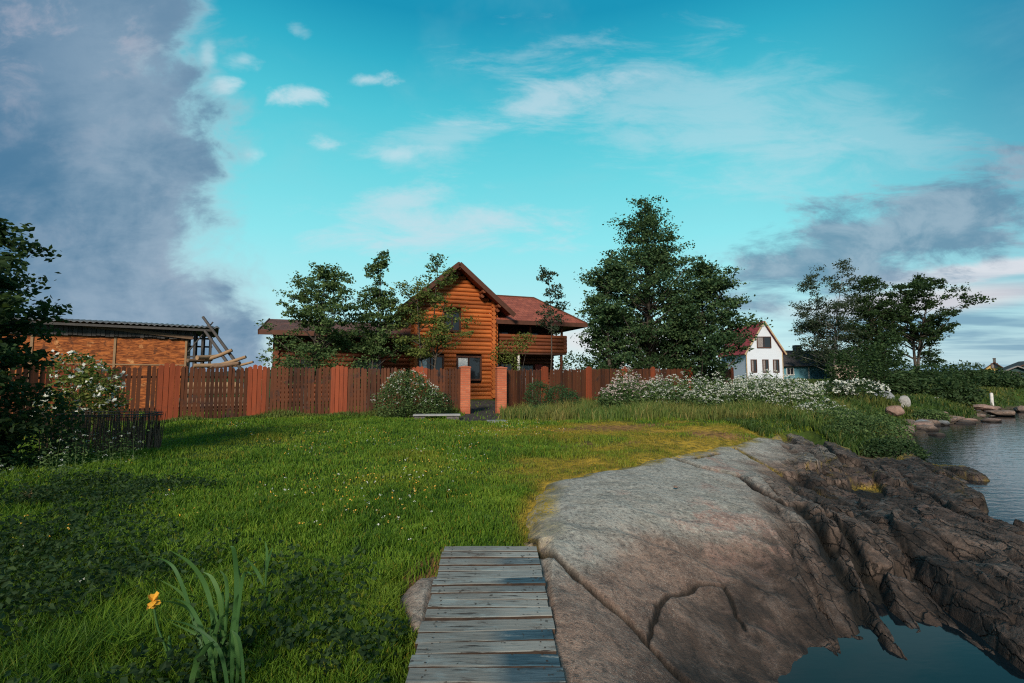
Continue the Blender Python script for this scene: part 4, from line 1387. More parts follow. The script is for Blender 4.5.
for (p, lab) in ((GATE_L, 'brick gate pillar beside the plank bench'), (GATE_R, 'brick gate pillar at the start of the receding fence')):
    x_, y_ = fx(p); g = gz1(x_, y_)
    root = empty('gate_pillar', (x_, y_, g), R(14)); tag(root, lab, 'pillar', 'brick gate pillars')
    m = MB().box(-.2, .2, -.2, .2, -.3, 1.88, 0)
    o = m.build('brick_shaft', MT['brick'], root); uv_box(o)
    m = MB().box(-.225, .225, -.225, .225, 1.88, 1.93, 0, None, .01)
    m.add([(-.21, -.21, 1.93), (.21, -.21, 1.93), (.21, .21, 1.93), (-.21, .21, 1.93), (0, 0, 1.98)], [(0, 1, 4), (1, 2, 4), (2, 3, 4), (3, 0, 4)])
    o = m.build('cap', MT['brick'], root); uv_box(o)

# bench
x0, x1 = wx(414, 17.0), wx(461, 17.2)
g = gz1((x0 + x1) / 2, 17.1)
root = empty('plank_bench', ((x0 + x1) / 2, 17.1, g), R(6)); tag(root, 'low grey plank bench on blocks beside the blossoming bush', 'bench')
W = (x1 - x0) / 2
MB().box(-W, W, -.19, .19, .15, .205, 0, None, .008).build('seat', MT['grey_timber'], root)
MB().box(-W + .05, -W + .4, -.13, .13, -.05, .148, 0, None, .01).build('leg', MT['stone_block'], root)
MB().box(W - .48, W - .06, -.14, .14, -.05, .148, 0, None, .01).build('leg', MT['stone_block'], root)
# stepping slab at the gate
for (px, py, sx_, sy_, lab) in ((518, 418, .42, .30, 'flat grey stepping stone in front of the gate'), (497, 421.5, .35, .22, 'smaller grey stepping stone nearer the lawn')):
    x_, y_ = onz(px, py, .86)
    r = random.Random(int(px))
    n = 11
    poly = [(sx_ * math.cos(k * 6.283 / n) * r.uniform(.85, 1.1), sy_ * math.sin(k * 6.283 / n) * r.uniform(.85, 1.1)) for k in range(n)]
    m = MB()
    vs = [(a, b, -.08) for a, b in poly] + [(a, b, .05) for a, b in poly] + [(a * .95, b * .95, .062) for a, b in poly]
    fs = [tuple(range(2 * n, 3 * n))]
    for k in range(n):
        j = (k + 1) % n
        fs += [(k, j, n + j, n + k), (n + k, n + j, 2 * n + j, 2 * n + k)]
    m.add(vs, fs)
    o = m.build('stepping_stone', MT['stone_grey']); o.location = (x_, y_, gz1(x_, y_))
    tag(o, lab, 'stepping stone', 'stepping stones by the gate')


# ------------------------------------------------------------------ log house
def log_wall(mb, x0, x1, z0, z1, y, rr=.13, sp=.245, holes=(), top=None, axis='x', ext=.0, seed=1, off=0.0):
    """horizontal logs; holes are (x0,x1,z0,z1); top(z) gives the half-open limits of a gable"""
    z = z0 + off + sp / 2
    rg = random.Random(seed)
    while z < z1:
        a, b = x0 - ext, x1 + ext
        if top is not None:
            lim = top(z + .05)
            if lim is None: break
            a, b = max(a, lim[0]), min(b, lim[1])
        if b - a < .1: break
        segs = [(a, b)]
        for (h0, h1, k0, k1) in holes:
            if k0 < z + .05 and z - .05 < k1:
                ns = []
                for s0, s1 in segs:
                    if h1 <= s0 or h0 >= s1: ns.append((s0, s1)); continue
                    if h0 > s0: ns.append((s0, h0))
                    if h1 < s1: ns.append((h1, s1))
                segs = ns
        for s0, s1 in segs:
            if s1 - s0 < .06: continue
            r_ = rr * rg.uniform(.98, 1.03)
            if axis == 'x': mb.tube([(s0, y, z), (s1, y, z)], r_, 10)
            else: mb.tube([(y, s0, z), (y, s1, z)], r_, 10)
        z += sp


def window(parent, x0, x1, z0, z1, y, trim='trim_brown', panes=2, tw=.1, curtain_or_reflection=None, cmat='curtain'):
    fr = MB()
    fr.box(x0 - tw, x0, y - .06, y + .06, z0 - tw, z1 + tw); fr.box(x1, x1 + tw, y - .06, y + .06, z0 - tw, z1 + tw)
    fr.box(x0, x1, y - .06, y + .06, z1, z1 + tw); fr.box(x0, x1, y - .085, y + .06, z0 - tw, z0)
    for k in range(1, panes):
        c = x0 + (x1 - x0) * k / panes
        fr.box(c - .03, c + .03, y - .03, y + .03, z0, z1)
    wdw = fr.build('window', MT[trim], parent)
    MB().box(x0, x1, y + .008, y + .025, z0, z1).build('pane', MT['glass'], wdw)
    if curtain_or_reflection:
        MB().box(curtain_or_reflection[0], curtain_or_reflection[1], y - .004, y + .004, curtain_or_reflection[2], curtain_or_reflection[3]).build('curtain', MT[cmat], wdw)
    return wdw


def slab(mb, a, b, c, d, th, mi=0):
    """roof slab from four corners (top face), thickness downward"""
    vs = [Vector(p) for p in (a, b, c, d)]
    n = (vs[1] - vs[0]).cross(vs[3] - vs[0]).normalized()
    if n.z < 0: n = -n
    lo = [v - n * th for v in vs]
    mb.add(vs + lo, [(0, 1, 2, 3), (7, 6, 5, 4), (0, 4, 5, 1), (1, 5, 6, 2), (2, 6, 7, 3), (3, 7, 4, 0)], mi)


def build_log_house():
    root = empty('log_house', (-3.325, 28, 1.0), R(20))
    tag(root, 'orange log house with steep gable and red hipped balcony wing', 'house')
    AP = 7.95; SL = .846
    lim = lambda z: (-(AP - .18 - z) / SL, (AP - .18 - z) / SL) if z < AP - .3 else None
    W1 = (.15, 1.5, 1.25, 2.5); W2 = (-2.1, -.75, 1.25, 2.5); W3 = (-.62, .22, 4.1, 5.15)
    hol = [(w[0] - .1, w[1] + .1, w[2] - .1, w[3] + .1) for w in (W1, W2, W3)]
    m = MB()
    log_wall(m, -2.3, 2.3, 0, 7.7, 0, holes=hol, top=lim, ext=.28)
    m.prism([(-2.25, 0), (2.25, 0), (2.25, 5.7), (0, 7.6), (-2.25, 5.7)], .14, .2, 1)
    m.build('gable_wall', [MT['log'], MT['soffit']], root)
    m = MB()
    log_wall(m, 0, 8, .12, 6.0, 2.3, axis='y', ext=.28)
    log_wall(m, 0, 8, .12, 6.0, -2.3, axis='y', ext=.28)
    log_wall(m, -2.3, 2.3, 0, 7.7, 8, top=lim, ext=.2)
    m.box(-2.2, 2.2, .04, 7.9, 0, .1); m.box(-2.2, 2.2, .04, 7.9, 2.8, 2.9)
    m.build('side_wall', MT['log'], root)
    for w in (W1, W2, W3):
        cur = (w[0] + .05, w[0] + .6, w[3] - .55, w[3] - .05) if w is W1 else ((w[0] + .05, w[0] + .45, w[2] + .1, w[3] - .05) if w is W2 else None)  # first window's pale upper corner panel paints sky reflected in the pane
        window(root, *w, -.02, panes=2, curtain_or_reflection=cur)
    # main roof
    m = MB()
    for s in (-1, 1):
        slab(m, (0, -.95, AP), (s * 3.3, -.95, AP - SL * 3.3), (s * 3.3, 8.6, AP - SL * 3.3), (0, 8.6, AP), .13)
    o = m.build('gable_roof', MT['roof_tile'], root); uv_box(o)
    m = MB()
    for s in (-1, 1):
        m.bar((0, -.99, AP - .12), (s * 3.36, -.99, AP - SL * 3.36 - .12), .05, .27)
        for uu, zz in ((0, 0), (s * 2.25, 0)):
            pass
    m.build('bargeboard', MT['trim_brown'], root)
    for uu in (0, -1.5, 1.5, -2.45, 2.45):
        zz = AP - SL * abs(uu) - .32
        m = MB()
        m.tube([(uu, -.9, zz), (uu, .1, zz)], .12, 9)
        m.tube([(uu, -.55, zz - .23), (uu, .1, zz - .23)], .12, 9)
        m.build('purlin', MT['log_dark'], root)
    # right wing: recessed ground floor, log balcony, hip roof
    m = MB()
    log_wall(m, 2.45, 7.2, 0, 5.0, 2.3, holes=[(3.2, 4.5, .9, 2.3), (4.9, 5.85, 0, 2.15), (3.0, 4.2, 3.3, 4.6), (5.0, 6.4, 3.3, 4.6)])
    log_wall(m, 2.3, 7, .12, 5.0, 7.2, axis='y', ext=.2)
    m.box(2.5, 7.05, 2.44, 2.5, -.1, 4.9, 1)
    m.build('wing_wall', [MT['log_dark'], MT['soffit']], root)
    window(root, 3.3, 4.4, 1.0, 2.2, 2.28); window(root, 3.1, 4.1, 3.4, 4.5, 2.28); window(root, 5.1, 6.3, 3.4, 4.5, 2.28)
    d = MB().box(4.92, 5.83, 2.2, 2.3, .02, 2.12).build('door', MT['grey_paint'], root)
    MB().tube([(5.7, 2.2, 1.0), (5.7, 2.14, 1.0), (5.6, 2.14, 1.0)], .015, 6).build('handle', MT['white_trim'], d)
    MB().box(5.95, 6.45, 2.12, 2.17, .5, 2.2).build('red_panel', MT['red_paint'], root)
    bal = MB().box(2.55, 7.3, .3, 2.15, 2.78, 2.92).build('balcony', MT['trim_brown'], root)
    m = MB()
    log_wall(m, 2.6, 7.25, 2.86, 3.95, .35, rr=.12, sp=.23, ext=.14)
    log_wall(m, .35, 2.1, 2.95, 3.95, 7.25, rr=.12, sp=.23, axis='y', ext=.14)
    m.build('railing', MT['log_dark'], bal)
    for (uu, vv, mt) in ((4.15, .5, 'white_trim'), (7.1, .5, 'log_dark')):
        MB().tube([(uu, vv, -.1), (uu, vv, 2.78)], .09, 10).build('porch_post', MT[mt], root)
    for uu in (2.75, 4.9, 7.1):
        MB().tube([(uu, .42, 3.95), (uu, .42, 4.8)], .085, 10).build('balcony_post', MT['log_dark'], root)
    e = 4.78; rz = 6.92
    c = [(2.42, -.35, e), (8.5, -.35, e), (8.5, 7.4, e), (2.42, 7.4, e)]; r1 = (1.0, 3.5, rz); r2 = (6.45, 3.5, rz)
    m = MB()
    m.add([c[0], c[1], c[2], c[3], r1, r2] + [(x, y, z - .13) for x, y, z in c],
          [(0, 1, 5, 4), (1, 2, 5), (2, 3, 4, 5), (0, 6, 7, 1), (1, 7, 8, 2), (2, 8, 9, 3), (3, 9, 6, 0), (9, 8, 7, 6), (3, 0, 4)])
    o = m.build('wing_roof', MT['roof_tile'], root); uv_box(o)
    m = MB()
    m.box(2.42, 8.53, -.4, -.36, e - .24, e + .01); m.box(8.51, 8.55, -.4, 7.4, e - .24, e + .01)
    m.bar((6.45, 3.5, rz + .02), (8.5, -.35, e + .03), .14, .08); m.bar((1.6, 3.5, rz + .02), (6.45, 3.5, rz + .02), .14, .08)
    m.build('fascia', MT['trim_brown'], root)
    # low wing
    m = MB()
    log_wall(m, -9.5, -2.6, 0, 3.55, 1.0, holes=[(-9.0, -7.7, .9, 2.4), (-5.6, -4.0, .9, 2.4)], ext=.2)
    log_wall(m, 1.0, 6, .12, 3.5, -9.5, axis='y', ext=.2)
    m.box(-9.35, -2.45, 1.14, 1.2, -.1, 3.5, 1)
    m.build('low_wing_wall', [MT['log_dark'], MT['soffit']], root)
    window(root, -8.9, -7.8, 1.0, 2.3, .98); window(root, -5.5, -4.1, 1.0, 2.3, .98)
    m = MB()
    slab(m, (-10.2, 3.6, 4.75), (-2.2, 3.6, 4.75), (-2.2, -.35, 3.72), (-10.2, -.35, 3.72), .14)
    slab(m, (-10.2, 3.6, 4.75), (-2.2, 3.6, 4.75), (-2.2, 7.2, 3.72), (-10.2, 7.2, 3.72), .14)
    o = m.build('low_wing_roof', MT['roof_brown'], root); uv_box(o)
    m = MB(); m.bar((-10.24, -.38, 3.62), (-10.24, 3.6, 4.66), .05, .26); m.bar((-10.24, 7.2, 3.62), (-10.24, 3.6, 4.66), .05, .26)
    m.box(-10.2, -2.3, -.42, -.36, 3.5, 3.74)
    m.build('eaves_board', MT['trim_brown'], root)
    m = MB(); m.prism([(1.0, 3.45), (6, 3.45), (3.6, 4.5)], -.05, .05, 0, Matrix.Translation((-9.5, 0, 0)) @ Matrix.Rotation(R(90), 4, 'Z'))
    m.build('low_wing_gable', MT['trim_brown'], root)


build_log_house()


# ------------------------------------------------------------------ shed
def build_shed():
    A = Vector((wx(-60, 17.6), 17.6, 0)); B = Vector((wx(187, 21.6), 21.6, 0))
    d = (B - A); L = d.length; ang = math.atan2(d.y, d.x)
    g = .9
    root = empty('shed', (B.x, B.y, g), ang); tag(root, 'long shed clad in rusty orange sheets under a dark corrugated roof', 'shed')
    # local x runs from -L to 0, y into the shed
    top = 3.12
    m = MB().box(-L, 0, 0, .1, -.2, top)
    m.build('wall', MT['sheathing'], root)
    MB().box(-L, 0, 3.9, 4, -.2, top).build('wall', MT['sheathing'], root)
    MB().box(-.1, 0, .1, 3.9, -.2, top).build('end_wall', MT['sheathing'], root)
    for x in (-.06, -2.55, -5.1, -7.6):
        MB().box(x - .04, x + .04, -.03, -.002, -.2, top).build('batten', MT['pale_timber'], root)
    MB().box(-L, -.1, -.022, -.003, 1.95, 2.0).build('batten', MT['pale_timber'], root)
    # dark band of short boards below the eave
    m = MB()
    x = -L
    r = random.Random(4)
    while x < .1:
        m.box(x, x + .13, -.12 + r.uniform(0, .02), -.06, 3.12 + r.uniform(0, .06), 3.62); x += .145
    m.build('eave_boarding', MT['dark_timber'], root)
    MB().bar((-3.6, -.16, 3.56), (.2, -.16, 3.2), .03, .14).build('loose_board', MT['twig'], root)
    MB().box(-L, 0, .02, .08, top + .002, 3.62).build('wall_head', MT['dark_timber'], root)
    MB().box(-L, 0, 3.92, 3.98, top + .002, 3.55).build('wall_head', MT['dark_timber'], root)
    # corrugated roof
    n = int((L + 1.2) / .05); V = []; Q = []
    for i in range(n + 1):
        x = -L + i * .05; w = .028 * math.cos(i * .05 / .2 * 2 * math.pi)
        sag = .03 * math.sin(i * .013)
        V += [(x, -.55, 3.66 + w + sag), (x, 2.0, 3.95 + w + sag), (x, 4.5, 3.6 + w), (x, -.55, 3.645 + w + sag - .01)]
    for i in range(n):
        b = i * 4
        Q += [(b, b + 4, b + 5, b + 1), (b + 1, b + 5, b + 6, b + 2), (b + 3, b + 7, b + 4, b)]
    mesh_np('roof', V, [np.array(Q)], [MT['corrugated']], root, smooth=True)
    MB().box(-L, .95, -.5, -.42, 3.5, 3.6).build('rafter', MT['dark_timber'], root)
    # open frame at the end
    for (x, y) in ((.25, .0), (.55, .05), (.88, .0), (.3, 1.4), (.85, 1.4), (.6, 2.2)):
        MB().box(x - .045, x + .045, y - .045, y + .045, -.2, 3.5).build('frame_post', MT['dark_timber'], root)
    for (a, b) in (((.0, 0, 2.35), (.95, 0, 2.42)), ((.0, 1.4, 2.9), (.95, 1.4, 2.9)), ((.0, .08, 3.2), (.95, .08, 3.2))):
        MB().bar(a, b, .06, .08).build('frame_rail', MT['dark_timber'], root)
    return root


build_shed()
for k, (a, b, lab) in enumerate([((203, 317, 21.7), (243, 372, 20.9), 'uppermost dark pole leaning against the shed roof'),
                                 ((205, 331, 21.5), (234, 372, 20.7), 'lower dark pole leaning in the open end of the shed'),
                                 ((188, 352, 21.3), (213, 322, 21.9), 'short thin pole crossing the open end of the shed')]):
    A = at(*a); B = at(*b)
    d = (B - A); s = (1.0 - A.z) / d.z if k < 2 else 1
    m = MB().tube([Vector((0, 0, 0)), d * s * .5, d * s], [.06, .07, .075] if k < 2 else .03, 8)
    o = m.build('leaning_pole', MT['dark_timber']); o.location = A
    tag(o, lab, 'pole', 'poles leaning on the shed')
r = random.Random(12)
for k, (px, py, Y, ln, tilt, rz_, rad_, mt, lab) in enumerate([
        (207, 357, 20.7, .9, 84, 70, .15, 'pale_timber', 'thick pale log lying end on beside the shed posts'),
        (219, 355, 20.9, 1.1, 66, 15, .13, 'pale_timber', 'pale log sloping down the middle of the timber heap'),
        (232, 361, 20.8, 1.2, 72, 5, .12, 'pale_timber', 'pale log at the outer end of the timber heap'),
        (200, 360, 21.0, 1.0, 86, 60, .13, 'twig', 'short brown log at the shed end of the timber heap'),
        (224, 365, 20.3, 1.5, 84, -10, .14, 'twig', 'brown log lying low in the timber heap'),
        (212, 365, 20.4, 1.3, 86, 40, .14, 'pale_timber', 'log tucked under the thick pale one'),
        (243, 364, 21.0, .9, 78, 0, .09, 'pale_timber', 'thin pale pole tail sticking out of the heap')]):
    c = at(px, py, Y)
    rad_ *= .66; q = Matrix.Rotation(R(rz_), 4, 'Z') @ Matrix.Rotation(R(tilt), 4, 'Y')
    m = MB(); m.tube([q @ Vector((0, 0, -ln / 2)), q @ Vector((.02, .02, 0)), q @ Vector((0, 0, ln / 2))], [rad_, rad_ * .95, rad_ * .85], 11)
    o = m.build('timber_log', MT[mt]); o.location = c
    tag(o, lab, 'log', 'logs of the timber heap by the shed')
# the stacked base that carries the heap, just behind the fence
c = at(222, 380, 20.9)
for k in range(8):
    z_ = .9 + .1 + (k // 4) * .26 + 0
    m = MB().tube([(-1.3, 0, 0), (0, .01, .005), (1.3, 0, 0)], .14, 10)
    o = m.build('timber_log', MT['twig']); o.location = (c.x, c.y - .45 + .3 * (k % 4), z_ + .08 + .0 * k); o.rotation_euler = (0, 0, R(20))
    tag(o, 'brown log hidden in the bottom layers of the timber heap behind the fence', 'log', 'bottom logs of the timber heap')
for k in range(6):
    m = MB().tube([(-1.2, 0, 0), (0, .01, .005), (1.2, 0, 0)], .14, 10)
    o = m.build('timber_log', MT['pale_timber' if k % 2 else 'twig']); o.location = (c.x, c.y - .3 + .3 * (k % 3), 1.72 + (k // 3) * .27); o.rotation_euler = (0, 0, R(20))
    tag(o, 'log of the middle layers of the timber heap behind the fence', 'log', 'middle logs of the timber heap')


# ------------------------------------------------------------------ distant houses
def gable_house(name, label, x, y, z, w, dpt, eave, apex, wallm, roofm, trimm, rz=0, over=.4, wins=(), chimney=None, panes=2, side_wins=(), barge='gold_trim'):
    root = empty(name, (x, y, z), rz); tag(root, label, 'house')
    m = MB()
    poly = [(-w / 2, -2), (w / 2, -2), (w / 2, eave), (0, apex), (-w / 2, eave)]
    n = len(poly)
    m.prism(poly, 0, dpt)
    m.build('wall', MT[wallm], root)
    sl = (apex - eave) / (w / 2)
    m = MB()
    for s in (-1, 1):
        slab(m, (0, -over, apex + .14), (s * (w / 2 + over), -over, eave + .14 - sl * over), (s * (w / 2 + over), dpt + over, eave + .14 - sl * over), (0, dpt + over, apex + .14), .12)
    o = m.build('roof', MT[roofm], root); uv_box(o)
    m = MB()
    for s in (-1, 1):
        m.bar((0, -over - .03, apex + .06), (s * (w / 2 + over), -over - .03, eave + .06 - sl * over), .05, .2)
    m.build('bargeboard', MT[barge], root)
    if chimney:
        cx, cy, ch = chimney
        m = MB().box(cx - .3, cx + .3, cy - .3, cy + .3, apex - 1, apex + ch).box(cx - .36, cx + .36, cy - .36, cy + .36, apex + ch + .002, apex + ch + .12)
        m.build('chimney', MT['stone_block'], o)
    for (x0, x1, z0, z1) in wins:
        window(root, x0, x1, z0, z1, -.03, trimm, panes, .1, curtain_or_reflection=(x0 + .04, x0 + (x1 - x0) * .42, z0 + .05, z1 - .05), cmat='curtain_dim')
    for xx in (-w / 2 - .03, w / 2 + .03):
        MB().box(xx - .06, xx + .06, -.05, .06, -1, eave - .02).build('corner_board', MT[trimm if trimm != 'trim_brown' else barge], root)
    return root


Yh = 70
cx = wx(764.5, Yh)
zg = 2.0
ev = wz(350.5, Yh) - zg; ap = wz(322, Yh) - zg
gable_house('white_house', 'white house with maroon roof standing past the tall trees', cx, Yh, zg, 5.2, 8.5, ev, ap, 'siding_white', 'roof_maroon', 'trim_brown', 0, .42,
            [(-1.95, -1.25, 1.2, 2.9), (-.25, .45, 1.2, 2.9), (1.3, 2.0, 1.2, 2.9), (-.95, .95, 4.75, 6.25)], None, 2)
Yb = 84
x0 = wx(783, Yb); x1 = wx(836, Yb)
root = empty('blue_house', ((x0 + x1) / 2, Yb, 2.0)); tag(root, 'low blue house with a black roof and chimney', 'house')
W = (x1 - x0) / 2
MB().box(-W, W, 0, 6, -1.5, wz(364, Yb) - 2).build('wall', MT['siding_blue'], root)
m = MB(); e = wz(366, Yb) - 2; rg = wz(349.5, Yb) - 2
slab(m, (-W - .6, 3, rg), (W + 3.2, 3, rg), (W + 3.2, -.7, e), (-W - .6, -.7, e), .15)
slab(m, (-W - .6, 3, rg), (W + 3.2, 3, rg), (W + 3.2, 6.7, e), (-W - .6, 6.7, e), .15)
rf = m.build('roof', MT['roof_dark'], root)
MB().box(-.9, .2, 2.4, 3.4, rg - 1, rg + .95).build('chimney', MT['stone_block'], rf)
MB().prism([(0, e - .1), (6, e - .1), (3, rg - .1)], -.06, .06, 0, Matrix.Translation((-W + .06, 0, 0)) @ Matrix.Rotation(R(90), 4, 'Z')).build('gable', MT['roof_dark'], root)
window(root, -W + .6, -W + 1.7, .9, 2.0, -.03, 'white_trim', 2, .12)
MB().box(-.35, -.15, -.06, -.003, -.5, e - .12).build('corner_board', MT['white_trim'], root)
# pale board fence beside it
x0 = wx(834, 76); x1 = wx(857, 76)
root = empty('board_fence', (x0, 76, 2.0)); tag(root, 'weathered pale board fence between the blue house and the birch', 'fence')
m = MB(); xx = 0; r = random.Random(9)
while xx < x1 - x0:
    m.box(xx, xx + .15, 0, .03, -.5, 2.2 + r.uniform(-.15, .45)); xx += .18
m.build('boards', MT['board_pale'], root)
m = MB(); m.box(0, x1 - x0, .035, .1, .6, .72); m.box(0, x1 - x0, .035, .1, 1.8, 1.92); m.build('rail', MT['board_pale'], root)

gable_house('yellow_house', 'small yellow gabled house far along the shore', wx(994, 130), 130, 3.0, 5.6, 8, wz(372, 130) - 3, wz(362.5, 130) - 3, 'siding_yellow', 'roof_dark', 'trim_brown', R(-46), .5,
            [(-.6, .6, 2.0, 3.2)], (0, 4, 1.2), barge='trim_brown')
gable_house('dark_house', 'wide dark house with a low roof behind the grey shed', wx(1034, 110), 110, 2.5, 9, 8, wz(371, 110) - 2.5, wz(361, 110) - 2.5, 'siding_teal', 'roof_dark', 'trim_brown', R(-30), .6,
            [(-3, -1.8, .8, 2.0), (1, 2.2, .8, 2.0)], (2, 4, .9), barge='trim_brown')
gable_house('grey_shed', 'teal walled shed with a pale grey roof by the lake', wx(1017, 92), 92, 1.6, 7.5, 6, wz(377, 92) - 1.6, wz(366.5, 92) - 1.6, 'siding_teal', 'roof_grey', 'trim_brown', R(-42), .5, [(-1, .2, .8, 1.8)], barge='roof_grey')

# footbridge by the shore
A = at(902, 401, 30); B = at(938, 397.5, 31.5)
zt = 1.0
root = empty('footbridge', (A.x, A.y, zt)); tag(root, 'small grey plank footbridge on short posts by the shore', 'footbridge')
d = Vector((B.x - A.x, B.y - A.y, 0)); nrm = Vector((-d.y, d.x, 0)).normalized()
m = MB(); n = 14; r = random.Random(3)
for k in range(n):
    a = d * ((k + .08) / n); b = d * ((k + .92) / n); c = (a + b) / 2; w = (b - a).length
    M = Matrix.Translation(c) @ Matrix.Rotation(math.atan2(d.y, d.x), 4, 'Z')
    m.box(-w / 2, w / 2, -.05, 1.1, 0, .05, 0, M)
m.build('deck', MT['grey_timber'], root)
for off in (.05, 1.0):
    MB().bar(nrm * off + Vector((0, 0, -.06)), d + nrm * off + Vector((0, 0, -.06)), .1, .1).build('beam', MT['grey_timber'], root)
for f in (.08, .38, .68, .95):
    for off in (.05, 1.0):
        p = d * f + nrm * off
        MB().box(p.x - .05, p.x + .05, p.y - .05, p.y + .05, -1.1, -.11).build('post', MT['grey_timber'], root)
p = at(992, 403, 36)
root = empty('marker_post', (p.x, p.y, gz1(p.x, p.y))); tag(root, 'white painted post standing in the lake bank grass', 'post')
MB().tube([(0, 0, -.3), (0, 0, .82), (0, 0, .88)], [.11, .10, .05], 10).build('shaft', MT['white_trim'], root)

# ------------------------------------------------------------------ stones
def stone(px, py, z, sx_, sy_, sz_, mt, lab, seed, xy=None, group='stones along the lake edge'):
    x_, y_ = xy or onz(px, py, z)
    me = bpy.data.meshes.new('stone')
    bm = bmesh.new()
    bmesh.ops.create_icosphere(bm, subdivisions=3, radius=1)
    o3 = Vector((seed * 7.1, seed * 3.3, seed * 1.7))
    rr_ = random.Random(seed)
    planes = [(Vector((rr_.gauss(0, 1), rr_.gauss(0, 1), rr_.gauss(.2, .8))).normalized(), rr_.uniform(.55, .85)) for _ in range(9)]
    for v in bm.verts:
        c = v.co.copy()
        for n_, d_ in planes:
            e = c.dot(n_) - d_
            if e > 0: c -= n_ * e * .85
        c *= 1 + .12 * mnoise.noise(c * 1.6 + o3) + .05 * mnoise.noise(c * 5 + o3)
        v.co = Vector((c.x * sx_ * .62, c.y * sy_ * .62, c.z * sz_ * .62))
    bm.to_mesh(me); bm.free()
    me.materials.append(MT[mt])
    o = bpy.data.objects.new('stone', me); COL.objects.link(o)
    o.location = (x_, y_, z + sz_ * .15); o.rotation_euler = (0, 0, rr_.uniform(-.6, .6))
    tag(o, lab, 'stone', group)


stone(884, 400, 1.0, 1.0, .8, .75, 'stone_grey', 'large blue grey boulder on the bank before the footbridge', 1)
stone(904, 404, .9, .55, .5, .6, 'stone_pale', 'pale boulder at the near end of the footbridge', 2)
stone(895, 412, .75, .6, .5, .42, 'stone_pink', 'pink boulder just below the blue grey one', 3)
stone(868, 402, .9, 1.1, .5, .22, 'stone_pink', 'flat pink slab uphill of the boulders', 4)
stone(908, 423, .12, .6, .5, .28, 'stone_brown', 'brown stone at the water edge below the pink boulder', 5)
stone(926, 426, .06, .7, .45, .25, 'stone_pale', 'pale flat stone lying half in the water', 6)
stone(941, 416, .3, .7, .5, .35, 'stone_pink', 'pinkish stone in the grass above the waterline', 7)
stone(953, 419, .15, 1.0, .5, .3, 'stone_brown', 'long brown stone on the shore past the footbridge', 8)
stone(966, 421, .06, .8, .5, .22, 'stone_pink', 'low pink stone on the waterline at the little point', 9)
stone(1003, 414, .12, 1.4, .7, .32, 'stone_brown', 'long dark stone below the marker post', 10)
stone(1020, 410, .12, 1.0, .6, .4, 'stone_brown', 'dark rounded stone farthest along the shore', 11)
stone(983, 408, .5, 1.1, .6, .3, 'stone_pink', 'pink ledge stone in the bank grass near the marker post', 12)
stone(917, 418, .25, .5, .4, .3, 'stone_pale', 'small pale stone between the pink boulder and the waterline', 13)
stone(898, 433, .08, .5, .4, .22, 'stone_brown', 'small dark stone beside the shore bush at the water', 14)
stone(8, 530, .5, .38, .3, .2, 'stone_brown', 'brown stone in the weeds by the dry tuft', 15)
stone(676, 487, .75, .06, .05, .03, 'stone_brown', 'tiny loose stone on the grey granite', 16)

_r = random.Random(31)
_sl = [(16, 19.5), (20.5, 23.5), (25.9, 26.3), (32, 33), (39, 37)]
for k in range(30):
    i = _r.randrange(4); f = _r.random()
    xx = _sl[i][0] * (1 - f) + _sl[i + 1][0] * f + _r.gauss(-.1, .35); yy = _sl[i][1] * (1 - f) + _sl[i + 1][1] * f + _r.gauss(.1, .35)
    sz = _r.uniform(.25, .75)
    zz = max(-.05, gz1(xx, yy))
    stone(0, 0, zz, sz * 1.3, sz, sz * .55, ['stone_brown', 'stone_brown', 'stone_grey', 'stone_pink'][k % 4], 'small stone strewn among the others along the far waterline', 100 + k, (xx, yy), 'small waterline stones')

# far wooded rise beyond the lake and behind the houses
m = MB()
r = np.random.default_rng(77)
V = []; Q = []
n = 160
for i in range(n + 1):
    a = R(-60 + 150 * i / n)
    rd = 520
    h = 3 + 9 * max(0, .35 + .9 * float(fbm(np.array([i * .09]), np.array([2.0]), 4)[0])) + r.uniform(0, 1.2)
    V += [(rd * math.sin(a), rd * math.cos(a), -2), (rd * math.sin(a), rd * math.cos(a), h), ((rd + 60) * math.sin(a), (rd + 60) * math.cos(a), h * .8), ((rd + 90) * math.sin(a), (rd + 90) * math.cos(a), -2)]
for i in range(n):
    b = i * 4
    Q += [(b, b + 4, b + 5, b + 1), (b + 1, b + 5, b + 6, b + 2), (b + 2, b + 6, b + 7, b + 3)]
o = mesh_np('hills', V, [np.array(Q)], [MT['hill']]); tag(o, kind='structure')

# unseen trees added behind the viewpoint to darken the near meadow and rock
SUN_AZ = 193; SUN_EL = 29
for k, (x_, y_, h_) in enumerate([(-9.4, -8.5, 7.6), (-4.4, -9.0, 5.6), (-.4, -9.5, 5.4), (3.6, -9, 6.2)]):
    tree('shade_tree', ['leafy tree behind the viewpoint shading the iris', 'leafy tree behind the viewpoint shading the gangway', 'leafy tree behind the viewpoint shading the granite', 'leafy tree behind the viewpoint shading the pool'][k], 'tree',
         x_, y_, gz1(x_, y_) + h_, 1.2, [(0, 2.2), (.4, 2.9), (.8, 2.2), (1, .8)], 'leaf_dark', .34, 50, 90, .55, .2, seed=200 + k, group='shade trees behind the viewpoint')

